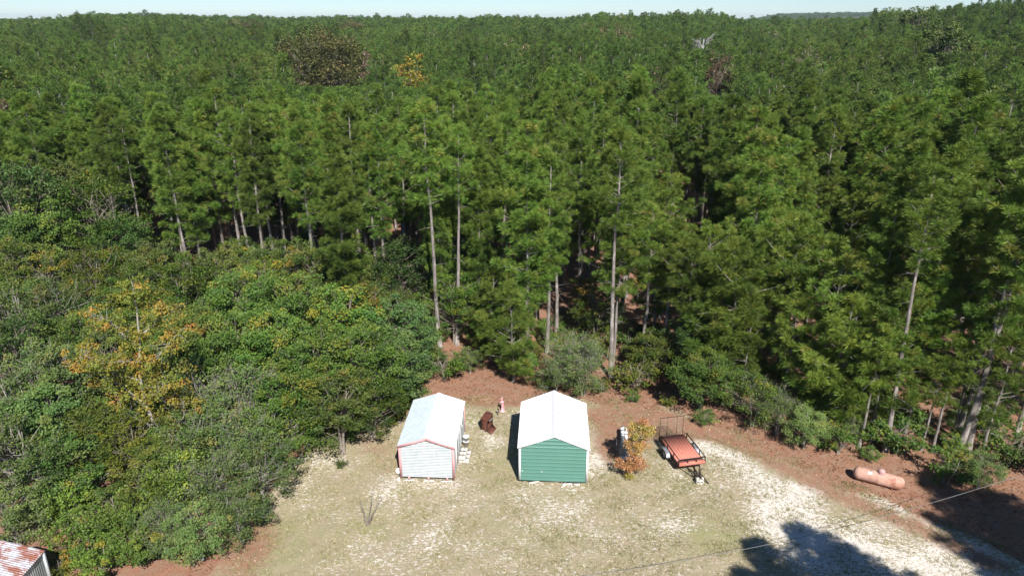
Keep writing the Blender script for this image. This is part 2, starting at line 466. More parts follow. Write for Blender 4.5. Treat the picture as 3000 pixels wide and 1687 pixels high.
def ground_material():
    m, nt, out = new_mat('sandy_clearing_and_forest_floor')
    P_ = nt.nodes.new('ShaderNodeBsdfPrincipled'); P_.inputs['Roughness'].default_value = .95; P_.inputs['Specular IOR Level'].default_value = .1
    A = {k: N(nt, 'ShaderNodeAttribute', attribute_name=k).outputs['Fac'] for k in ('straw', 'sand', 'green')}
    v = coords(nt, (1, 1.15, 1), (0, 0, .35))
    v2 = coords(nt, (1.0, 1.9, 1), (0, 0, -.25))
    fine = noise(nt, 9, 6, .7, v); med = noise(nt, 1.6, 5, .6, v); big = noise(nt, .35, 4, .6, v); tiny = noise(nt, 26, 4, .7, v)
    fl = noise(nt, 4.4, 8, .72, v2, .6)
    fl2 = noise(nt, 10.5, 5, .65, v2, .3)
    # lawn
    olive = ramp(nt, fine, [(.25, (.220, .185, .115)), (.55, (.330, .285, .190)), (.8, (.450, .395, .285))])
    tan = ramp(nt, fine, [(.25, (.260, .190, .135)), (.55, (.390, .305, .225)), (.8, (.540, .450, .350))])
    lawn = mixc(nt, ramp(nt, med, [(.38, (0, 0, 0)), (.66, (1, 1, 1))]), olive, tan)
    grn = ramp(nt, tiny, [(.3, (.170, .190, .070)), (.7, (.310, .310, .135))])
    gf = math_n(nt, 'MULTIPLY', A['green'], ramp(nt, noise(nt, 1.1, 6, .7, v), [(.30, (0, 0, 0)), (.54, (1, 1, 1))]), clamp=True)
    lawn = mixc(nt, gf, lawn, grn)
    # bare sand flecks
    sandc = ramp(nt, fl2, [(.25, (.480, .425, .365)), (.55, (.660, .615, .560)), (.8, (.750, .725, .690))])
    sv = math_n(nt, 'ADD', fl, math_n(nt, 'MULTIPLY', math_n(nt, 'SUBTRACT', A['sand'], .5), .48))
    sv = math_n(nt, 'ADD', sv, math_n(nt, 'MULTIPLY', math_n(nt, 'SUBTRACT', fl2, .5), .45))
    sv = math_n(nt, 'ADD', sv, math_n(nt, 'MULTIPLY', math_n(nt, 'SUBTRACT', big, .5), .35))
    sf = ramp(nt, sv, [(.475, (0, 0, 0)), (.535, (1, 1, 1))])
    col = mixc(nt, sf, lawn, sandc)
    # straw
    stc = ramp(nt, fine, [(.25, (.150, .070, .044)), (.5, (.285, .145, .092)), (.8, (.420, .255, .180))])
    stm = mixc(nt, ramp(nt, med, [(.4, (0, 0, 0)), (.7, (1, 1, 1))]), stc, ramp(nt, tiny, [(.3, (.20, .125, .085)), (.7, (.36, .25, .185))]))
    s2 = math_n(nt, 'ADD', A['straw'], math_n(nt, 'MULTIPLY', math_n(nt, 'SUBTRACT', fl, .5), .9))
    s2 = math_n(nt, 'ADD', s2, math_n(nt, 'MULTIPLY', math_n(nt, 'SUBTRACT', med, .5), .5))
    stf = ramp(nt, s2, [(.38, (0, 0, 0)), (.62, (1, 1, 1))])
    stf = math_n(nt, 'MULTIPLY', stf, ramp(nt, A['straw'], [(.02, (0, 0, 0)), (.2, (1, 1, 1))]))
    col = mixc(nt, stf, col, stm)
    nt.links.new(col, P_.inputs['Base Color'])
    b = nt.nodes.new('ShaderNodeBump'); b.inputs['Strength'].default_value = .9; b.inputs['Distance'].default_value = .05
    hh = math_n(nt, 'ADD', fine, math_n(nt, 'MULTIPLY', tiny, .5))
    nt.links.new(hh, b.inputs['Height']); nt.links.new(b.outputs[0], P_.inputs['Normal'])
    nt.links.new(P_.outputs[0], out.inputs[0])
    return m


build_ground()


# ------------------------------------------------------------------ foliage builders
def unit(n, r=None):
    r = r or rng
    v = r.normal(size=(n, 3)); return v / np.linalg.norm(v, axis=1)[:, None]


def needles(mb, centers, axes, ln, wid, per, tints, r):
    """puffs of radiating needles; every needle is one triangle"""
    k = len(centers)
    C = np.repeat(centers, per, 0); A = np.repeat(axes, per, 0); T = np.repeat(tints, per)
    D = unit(k * per, r) + A * .75 + np.array([0, 0, .25])
    D /= np.linalg.norm(D, axis=1)[:, None]
    L = ln * (.7 + .5 * r.random(k * per))[:, None]
    S = np.cross(D, unit(k * per, r)); S /= np.linalg.norm(S, axis=1)[:, None] + 1e-9
    o = C + D * L * .12
    V = np.stack([o + S * wid * .35, o + D * L * .6 - S * wid * .6, o + D * L - np.array([0, 0, 1]) * L * .12], 1)
    V[:, 0] -= D * L * .05
    V2 = V.reshape(-1, 3)
    T = np.clip(T + r.normal(size=len(T)) * .08, 0, 1)
    mb.add(V2, np.arange(len(V2)).reshape(-1, 3), 0, np.repeat(T, 3))


def pine_geo(seed, H, cb, Rc, per=62, ln=.40, wid=.024, dens=.92, whorl=.42, sides=7, lean=.0, limbs=True, tmul=1.0):
    r = np.random.default_rng(seed)
    tr, cr = MB(), MB()
    k = 9
    zs = np.linspace(0, H * .97, k)
    off = np.cumsum(r.normal(size=(k, 2)) * .05, 0); off[0] = 0
    off += (zs / H)[:, None] * np.array([lean, lean * .3])
    P_ = np.column_stack([off, zs])
    r0 = (.055 + H * .0068) * tmul
    rad = r0 * (1 - .82 * (zs / zs[-1]) ** 1.15); rad[0] *= 1.22
    P_[0, 2] = -.35
    tr.tube(P_, rad, sides)
    def tp(z): return np.array([np.interp(z, zs, P_[:, 0]), np.interp(z, zs, P_[:, 1]), z])
    C_, A_, T_ = [], [], []
    z = H * cb
    while z < H * .985:
        u = (z - H * cb) / (H * (1 - cb))
        nb = r.integers(3, 6)
        az0 = r.random() * 6.28
        prof = Rc * (min(1, .55 + u * 1.6) if u < .3 else (1 - ((u - .3) / .7) ** 1.6 * .86))
        for b in range(nb):
            if r.random() < .20: continue
            az = az0 + b * 6.283 / nb + r.normal() * .35
            L = prof * r.uniform(.45, 1.22)
            el = R(8 + 34 * u) + r.normal() * .16
            d = np.array([math.cos(az) * math.cos(el), math.sin(az) * math.cos(el), math.sin(el)])
            p0 = tp(z + r.normal() * .1)
            tt = np.linspace(0, 1, 4)
            bp = p0 + d * (L * tt)[:, None]; bp[:, 2] += (tt ** 2) * L * (.18 if u > .2 else -.05) + 0 * tt
            if limbs: tr.tube(bp, np.linspace(.020 + .010 * L, .008, 4), 3, cap=False)
            base = .45 + .12 * math.sin(az * 3)
            nt_ = max(2, int((2.0 + L * 3.4) * dens))
            side = np.cross(d, [0, 0, 1]); side /= np.linalg.norm(side) + 1e-9
            for i in range(nt_):
                t = r.uniform(.16, 1.0) if i else 1.0
                sp = (1.12 - t) * L * .62
                s_ = r.uniform(-1, 1) * sp if i else 0
                q = p0 + d * L * t + side * s_; q[2] += t * t * L * .18 + r.normal() * .08
                ax = d * .5 + side * np.sign(s_) * .35 + np.array([0, 0, .55]); ax /= np.linalg.norm(ax)
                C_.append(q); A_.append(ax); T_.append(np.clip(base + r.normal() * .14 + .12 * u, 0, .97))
        z += whorl * r.uniform(.75, 1.25)
    C_.append(tp(H * .97) + [0, 0, .25]); A_.append(np.array([0, 0, 1.0])); T_.append(.6)
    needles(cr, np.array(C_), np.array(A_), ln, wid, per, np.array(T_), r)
    # bare dead stubs under the crown
    if limbs:
        for i in range(int(10 * cb * 1.6)):
            z = r.uniform(.25, max(.3, cb)) * H; az = r.random() * 6.28; L = r.uniform(.3, 1.1)
            p0 = tp(z); e = p0 + np.array([math.cos(az) * L, math.sin(az) * L, r.uniform(-.2, .3) * L])
            tr.tube([p0, (p0 + e) / 2 + [0, 0, .04], e], [.022, .014, .005], 3, cap=False)
    return tr, cr, P_


def leaves(mb, centers, rad, per, size, tints, r, flat=.55, up=.55):
    k = len(centers)
    C = np.repeat(centers, per, 0); T = np.repeat(tints, per)
    rad = np.repeat(np.broadcast_to(rad, (k,)), per)[:, None]
    q = unit(k * per, r) * (r.random(k * per) ** .45)[:, None] * rad * np.array([1, 1, flat])
    q[:, 2] += -.25 * (q[:, 0] ** 2 + q[:, 1] ** 2) / (rad[:, 0])
    C = C + q
    nrm = unit(k * per, r) * (1 - up) + np.array([0, -.15, up]); nrm /= np.linalg.norm(nrm, axis=1)[:, None]
    a = np.cross(nrm, unit(k * per, r)); a /= np.linalg.norm(a, axis=1)[:, None] + 1e-9
    b = np.cross(nrm, a)
    s = size * (.65 + .7 * r.random(k * per))[:, None]
    V = np.stack([C - a * s * .5, C + b * s * .32, C + a * s * .5, C - b * s * .32], 1).reshape(-1, 3)
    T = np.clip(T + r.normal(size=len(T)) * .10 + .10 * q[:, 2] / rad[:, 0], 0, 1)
    mb.add(V, np.arange(len(V)).reshape(-1, 4), 0, np.repeat(T, 4))


def broad_geo(seed, H, Rc, ncl=80, per=90, size=.12, clr=.55, cb=.25, stems=2, sparse=0.0, twigs=2, tw_r=.012, up=.55, tbase=.45, tvar=.2, shape=1.0, tr_r=None):
    r = np.random.default_rng(seed)
    tr, cr = MB(), MB()
    # cluster centres: bumpy ellipsoid, filled more on the outside, in loose tiers
    bump = [(unit(1, r)[0], r.uniform(.10, .30)) for _ in range(7)]
    cz = H * (cb + (1 - cb) * .5); hz = H * (1 - cb) * .5
    C_ = []
    while len(C_) < ncl:
        d = unit(1, r)[0]
        k = 1 - .15 + sum(a * max(0, d @ b_ - .3) for b_, a in bump) * shape
        rr = r.random() ** .38
        p = np.array([d[0] * Rc * k * rr, d[1] * Rc * k * rr, cz + d[2] * hz * min(1.0, k) * rr * .93])
        if d[2] < -.35 and r.random() < .5: continue
        C_.append(p)
    C_ = np.array(C_)
    tr0 = tr_r or (.03 + H * .012)
    tops = []
    for s_ in range(stems):
        az = r.random() * 6.28; sp = Rc * .28 * (s_ > 0 or stems > 1)
        top = np.array([math.cos(az) * sp, math.sin(az) * sp, H * .86 * r.uniform(.85, 1)])
        mid = top * .5 + np.array([r.normal() * .1, r.normal() * .1, 0])
        pts = np.array([[math.cos(az) * .08 * (stems > 1), math.sin(az) * .08 * (stems > 1), -.2], mid * .5, mid, (mid + top) / 2 + r.normal(size=3) * .08, top])
        tr.tube(pts, tr0 * np.array([1.15, .85, .65, .4, .12]) * (1 if s_ == 0 else .75), 6)
        tops.append(pts)
    for c in C_:
        st = tops[r.integers(len(tops))]
        zz = np.clip(c[2] * r.uniform(.45, .8), .1, H * .8)
        p0 = np.array([np.interp(zz, st[:, 2], st[:, 0]), np.interp(zz, st[:, 2], st[:, 1]), zz])
        m_ = (p0 + c) / 2 + np.array([r.normal() * .12, r.normal() * .12, .10 * Rc * .3])
        tr.tube([p0, m_, c], [tr0 * .26, tr0 * .16, .008], 4, cap=False)
        for _ in range(twigs):
            e = c + unit(1, r)[0] * clr * r.uniform(.8, 1.5)
            tr.tube([m_ * .4 + c * .6, (m_ * .2 + c * .4 + e * .4) / 1.0, e], [tw_r, tw_r * .7, tw_r * .3], 3, cap=False)
    keep = r.random(len(C_)) > sparse
    C2 = C_[keep]
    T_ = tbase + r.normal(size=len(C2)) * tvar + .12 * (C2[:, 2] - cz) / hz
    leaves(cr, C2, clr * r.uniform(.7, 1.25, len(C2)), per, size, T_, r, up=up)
    return tr, cr


def tree_pair(name, tr, cr, bark, leaf):
    return tr.mesh(name + '_trunk', bark), cr.mesh(name + '_crown', leaf)


def plant(name, pair, loc, rz, scl, label, cat, group, sz=None, tilt=(0, 0)):
    root = bpy.data.objects.new(name, None); root.empty_display_size = .5
    root.location = loc; root.rotation_euler = (tilt[0], tilt[1], rz); root.scale = (scl, scl, sz or scl)
    COL.objects.link(root); tag(root, label, cat, group)
    for nm, me in (('trunk', pair[0]), ('crown', pair[1])):
        o = bpy.data.objects.new(nm, me); COL.objects.link(o); o.parent = root
    return root


# ------------------------------------------------------------------ pine prototypes
PINE = {}
PINE['tall'] = [(tree_pair('pine_tall', *pine_geo(100 + i, 16.5, cb, Rc)[:2], M['bark'], M['needles']), 16.5)
                for i, (cb, Rc) in enumerate([(.46, 1.9), (.50, 2.1), (.42, 1.8), (.54, 2.2), (.44, 2.0), (.50, 1.7)])]
PINE['deep'] = [(tree_pair('pine_deep', *pine_geo(200 + i, 16.0, cb, Rc, per=66, ln=.44, dens=1.0)[:2], M['bark'], M['needles']), 16.0)
                for i, (cb, Rc) in enumerate([(.22, 2.2), (.32, 2.4), (.26, 2.0)])]
PINE['bare'] = [(tree_pair('pine_bare', *pine_geo(300 + i, 18.0, cb, Rc)[:2], M['bark'], M['needles']), 18.0)
                for i, (cb, Rc) in enumerate([(.68, 1.9), (.62, 2.1)])]
PINE['young'] = [(tree_pair('pine_young', *pine_geo(400 + i, 8.5, cb, Rc, whorl=.40, dens=1.0, ln=.36)[:2], M['bark'], M['needles_y']), 8.5)
                 for i, (cb, Rc) in enumerate([(.22, 2.0), (.34, 1.9), (.28, 2.2)])]
PINE['umbrella'] = [(tree_pair('pine_umbrella', *pine_geo(450 + i, 10.0, cb, Rc, whorl=.36, dens=1.05, ln=.36)[:2], M['bark'], M['needles_y']), 10.0)
                    for i, (cb, Rc) in enumerate([(.52, 2.6), (.60, 2.4)])]

PINE['wide'] = [(tree_pair('pine_wide', *pine_geo(480 + i, 7.0, cb, Rc, whorl=.42, dens=1.15, ln=.38)[:2], M['bark'], M['needles_y']), 7.0)
                for i, (cb, Rc) in enumerate([(.12, 2.5), (.20, 2.3)])]

GROUP_PINE = 'pine trees of the woodland behind the clearing'
pines = []       # (x, y, kind, height, label or None)


def pine_at(px, py, kind, h, label):
    x, y = at(px, py); pines.append([x, y, kind, h, label, None])


pine_at(1108, 874, 'bare', 18.5, 'tallest bare pale pine trunk, slender, behind the silver shed')
pine_at(1150, 868, 'bare', 17.0, 'slender bare-trunked pine just right of the tallest bare trunk behind the silver shed')
pine_at(1205, 835, 'deep', 15.0, 'pine with tufted low branches half way between the two sheds, behind the understory')
pine_at(1326, 900, 'deep', 17.5, 'big bright green pine standing directly behind the green shed, crown from low down')
pine_at(1290, 962, 'wide', 7.0, 'small low bushy pine at the forest edge between the two sheds')
pine_at(1235, 905, 'wide', 7.0, 'young pine with fan-shaped low boughs behind the rusty stove')
pine_at(1537, 950, 'bare', 17.5, 'pine with a thick pale scarred trunk at the forest edge right of the green shed')
pine_at(1612, 908, 'umbrella', 11.5, 'straight grey pine trunk with small flat-topped crown behind the orange sapling')
pine_at(1670, 912, 'umbrella', 10.5, 'pine with a gently curved grey trunk and small crown left of the white-stemmed sapling')
pine_at(1550, 835, 'deep', 16.5, 'forked-looking tall pine behind the thick pale trunk right of the green shed')
pine_at(1460, 830, 'tall', 17.0, 'tall pine behind the grey tangle right of the green shed')
pine_at(1870, 985, 'wide', 8.5, 'young yellow-green pine with a wide flat bough layer above the trailer')
pine_at(1800, 900, 'young', 7.5, 'young pine left of the wide yellow-green one above the trailer')
pine_at(1948, 960, 'umbrella', 9.5, 'slim pine with rounded bright crown right of the wide yellow-green one above the trailer')
pine_at(2040, 1060, 'wide', 6.5, 'low rounded yellow-green pine left of the propane tank at the forest edge')
pine_at(2139, 1110, 'young', 7.0, 'left one of the pair of short twin pines up slope of the propane tank')
pine_at(2160, 1124, 'umbrella', 7.8, 'right one of the pair of short twin pines up slope of the propane tank')
pine_at(2227, 1132, 'bare', 17.0, 'leaning tall pine with a pale grey trunk behind the propane tank')
pine_at(2272, 1067, 'tall', 17.5, 'dark-trunked tall pine just behind the leaning pale one by the propane tank')
pine_at(2318, 1134, 'umbrella', 6.0, 'thin small pine with a tufted head in front of the dark-trunked pine')
pine_at(2346, 1136, 'umbrella', 7.4, 'small pine right of the thin tufted one near the propane tank')
pine_at(2409, 1146, 'bare', 18.0, 'thick pale-trunked big pine at the right end of the clearing')
pine_at(2432, 1153, 'tall', 17.0, 'dark mossy-trunked pine touching the thick pale one at the right end of the clearing')
pine_at(2404, 1104, 'tall', 16.0, 'pine standing close behind the thick pale-trunked pair at the right')
pine_at(2560, 1085, 'bare', 15.0, 'thin grey pine at the right edge of the picture above the leafy thicket')
pine_at(2180, 985, 'deep', 17.0, 'very tall large-tufted pine rising at the right, crown top well above its neighbours')
pine_at(2520, 1010, 'deep', 16.0, 'large-tufted pine with bright boughs near the right edge')
pine_at(885, 862, 'deep', 15.5, 'dark green tall pine with ball-like tufts left of the bare trunks')
pine_at(800, 800, 'tall', 16.5, 'slim pine with a long visible trunk left of the ball-tufted dark pine')
pine_at(705, 720, 'tall', 17.0, 'pine with a bare sunlit trunk section showing above the broadleaf thicket')
pine_at(520, 730, 'deep', 15.0, 'spreading pine with twin grey stems above the orange-leaved tree')
pine_at(362, 720, 'tall', 17.0, 'pine with a pale trunk seen beside the leafy mass on the left')
pine_at(380, 735, 'bare', 16.0, 'pine whose pale trunk stands next to its twin beside the leafy mass on the left')
pine_at(958, 790, 'bare', 16.0, 'left of two close straight pine trunks above the broadleaf thicket')
pine_at(975, 792, 'tall', 17.0, 'right of two close straight pine trunks above the broadleaf thicket')
pine_at(1400, 860, 'tall', 15.5, 'pine right behind the big bright green one, trunk seen under its boughs')
pine_at(2080, 1000, 'umbrella', 10.0, 'mid-sized pine with bright rounded crown between the trailer and the tank')
pine_at(1760, 930, 'umbrella', 10.5, 'pine with broad bright crown behind the white-stemmed sapling')
for px, py, zc, kd, wh in [(1880, 770, 7.5, 'umbrella', 'bright yellow-green pine crown high above the trailer'), (1850, 855, 5.5, 'wide', 'wide yellow-green young pine over the dark gap above the trailer'),
                           (1990, 690, 8.5, 'umbrella', 'rounded bright pine crown in the sun midway to the right'), (2100, 780, 7.5, 'umbrella', 'yellow-green domed pine above the tank, upper left of it'),
                           (2150, 890, 6.0, 'wide', 'soft yellowish young pine up slope of the twin pines'), (2290, 880, 7.0, 'young', 'young pine between the leaning pale trunk and the tufted giants'),
                           (1735, 720, 7.0, 'umbrella', 'small flat pine crown up slope of the two curved grey trunks'), (2350, 770, 8.5, 'deep', 'heavily boughed pine above the thick pale-trunked pair'),
                           (2480, 800, 8.0, 'umbrella', 'bright crown close to the right edge over the leafy thicket'), (1985, 985, 4.6, 'young', 'low spreading young pine at the shade edge right of the tangle'),
                           (2070, 930, 5.6, 'young', 'mid-sized young pine between the domed one and the twin pines'), (1560, 690, 7.5, 'umbrella', 'small bright pine crown behind the thick pale scarred trunk'),
                           (2540, 960, 5.5, 'young', 'young pine cut by the right edge above the thicket')]:
    x, y = at(px, py, zc)
    y = max(y, float(np.interp(x, [8, 10, 14.5, 20, 24, 29, 36], [47, 46, 42.5, 38, 35.5, 34, 31])))
    pines.append([x, y, kd, zc / .70, wh, None])
# pines south-east of the camera whose shadows fall across the lower right of the clearing
OFFW = ['nearest the view axis', 'second from the view axis', 'behind the first two', 'with the widest boughs', 'standing alone between the groups', 'left in the eastern group', 'middle of the eastern group', 'right in the eastern group', 'farthest east', 'between the first two', 'broad by the view axis', 'nearest the tank', 'front of the eastern group', 'back of the eastern group', 'slim one by the first']
for i, (x, y, h, kd) in enumerate([(15.6, 13.6, 14.5, 'deep'), (19.0, 14.2, 14.6, 'deep'), (17.2, 11.6, 14.0, 'tall'), (21.0, 11.4, 14.5, 'deep'), (26.6, 13.4, 16, 'deep'),
                               (29.6, 15.4, 16, 'deep'), (31.8, 13.4, 16, 'deep'), (28.8, 11.0, 16, 'deep'), (33.5, 16.5, 16.5, 'deep'), (17.4, 14.9, 14.0, 'deep'), (14.2, 11.8, 14.2, 'deep'), (27.4, 17.0, 16, 'deep'), (16.3, 10.2, 15, 'deep')]):
    pines.append([x, y, kd, h, 'pine out of frame at lower right, ' + OFFW[i] + ', shading the pale sand', 'off'])

EDGE = np.array([(-400, 62), (-60, 62), (-30, 58), (-18, 53.5), (-12, 49.5), (-8, 47.5), (-5.2, 48), (0, 48), (10, 47.5), (14.5, 44), (20, 39.5), (24, 37), (29, 35.5), (36, 32), (60, 20), (400, -40)])
# where tall broadleaved trees take the place of pines (centre, radius)
BROAD_GAPS = []


def grid_pts(x0, x1, y0, y1, s, jit, seed):
    r = np.random.default_rng(seed)
    gx, gy = np.meshgrid(np.arange(x0, x1, s), np.arange(y0, y1, s))
    gx = gx + (np.arange(gx.shape[0]) % 2)[:, None] * s / 2
    x = gx.ravel() + r.uniform(-jit, jit, gx.size) * s; y = gy.ravel() + r.uniform(-jit, jit, gx.size) * s
    return x, y, r


# ------------------------------------------------------------------ broadleaved prototypes
def bp(seed, leaf, bark='bark_brown', **k):
    return tree_pair('broadleaf', *broad_geo(seed, **k), M[bark], M[leaf])


BH = 7.0
B = {
    'green': [bp(s, 'leaf_green', 'bark_brown', H=BH, Rc=2.7, ncl=125, per=125, size=.135, clr=.55, cb=.10, stems=3) for s in (1, 2, 3)],
    'blue': [bp(s, 'leaf_blue', 'bark_brown', H=BH, Rc=2.4, ncl=105, per=120, size=.14, clr=.52, cb=.12, stems=2) for s in (4, 5)],
    'dark': [bp(s, 'leaf_dark', 'bark_twig', H=BH, Rc=2.5, ncl=110, per=100, size=.12, clr=.52, cb=.12, stems=3, twigs=2, tw_r=.013) for s in (6, 7)],
    'olive': [bp(s, 'leaf_olive', 'bark_brown', H=BH, Rc=2.4, ncl=110, per=115, size=.13, clr=.5, cb=.12, stems=3) for s in (8, 9)],
    'yellow': [bp(s, 'leaf_yel', 'bark_brown', H=BH, Rc=2.4, ncl=90, per=80, size=.14, clr=.5, cb=.12, stems=3) for s in (10, 11)],
    'lime': [bp(s, 'leaf_lime', 'bark_brown', H=3.0, Rc=1.6, ncl=60, per=75, size=.13, clr=.38, cb=.08, stems=4) for s in (12, 13)],
    'twiggy': [bp(s, 'leaf_scrub', 'bark_twig', H=4.5, Rc=2.1, ncl=95, per=56, size=.105, clr=.5, cb=.05, stems=5, twigs=5, tw_r=.008, tr_r=.035) for s in (14, 15, 24)],
    'brush': [bp(s, ('leaf_scrub', 'leaf_lime')[s % 2], 'bark_pale', H=4.5, Rc=2.1, ncl=95, per=95, size=.115, clr=.48, cb=.05, stems=5, twigs=3, tw_r=.008, tr_r=.04) for s in (16, 17, 26)],
    'shrub': [bp(s, 'leaf_green', 'bark_brown', H=1.6, Rc=1.1, ncl=42, per=60, size=.10, clr=.28, cb=.05, stems=4, twigs=1) for s in (18, 19)],
    'shrub_y': [bp(20, 'leaf_yel', 'bark_brown', H=1.6, Rc=1.1, ncl=42, per=55, size=.10, clr=.28, cb=.05, stems=4, twigs=1)],
    'shrub_o': [bp(21, 'leaf_orange', 'bark_brown', H=1.6, Rc=1.1, ncl=36, per=45, size=.10, clr=.26, cb=.05, stems=4, twigs=1)],
}
BHH = dict(green=7, blue=7, dark=7, olive=7, yellow=7, lime=3, twiggy=4.5, brush=4.5, shrub=1.6, shrub_y=1.6, shrub_o=1.6)
GROUP_BL = 'broadleaved trees and shrubs around the clearing'
WORD = dict(green='bushy mid-green broadleaf tree', blue='glossy blue-green broadleaf tree', dark='grey-green broadleaf tree with pale limbs', olive='olive-green broadleaf tree',
            yellow='yellow-green broadleaf tree', lime='bright lime-green shrub', twiggy='grey twiggy half-bare thicket bush', brush='thin-leaved scrubby bush',
            shrub='low green bush', shrub_y='low yellow-green bush', shrub_o='low orange-tinged bush')
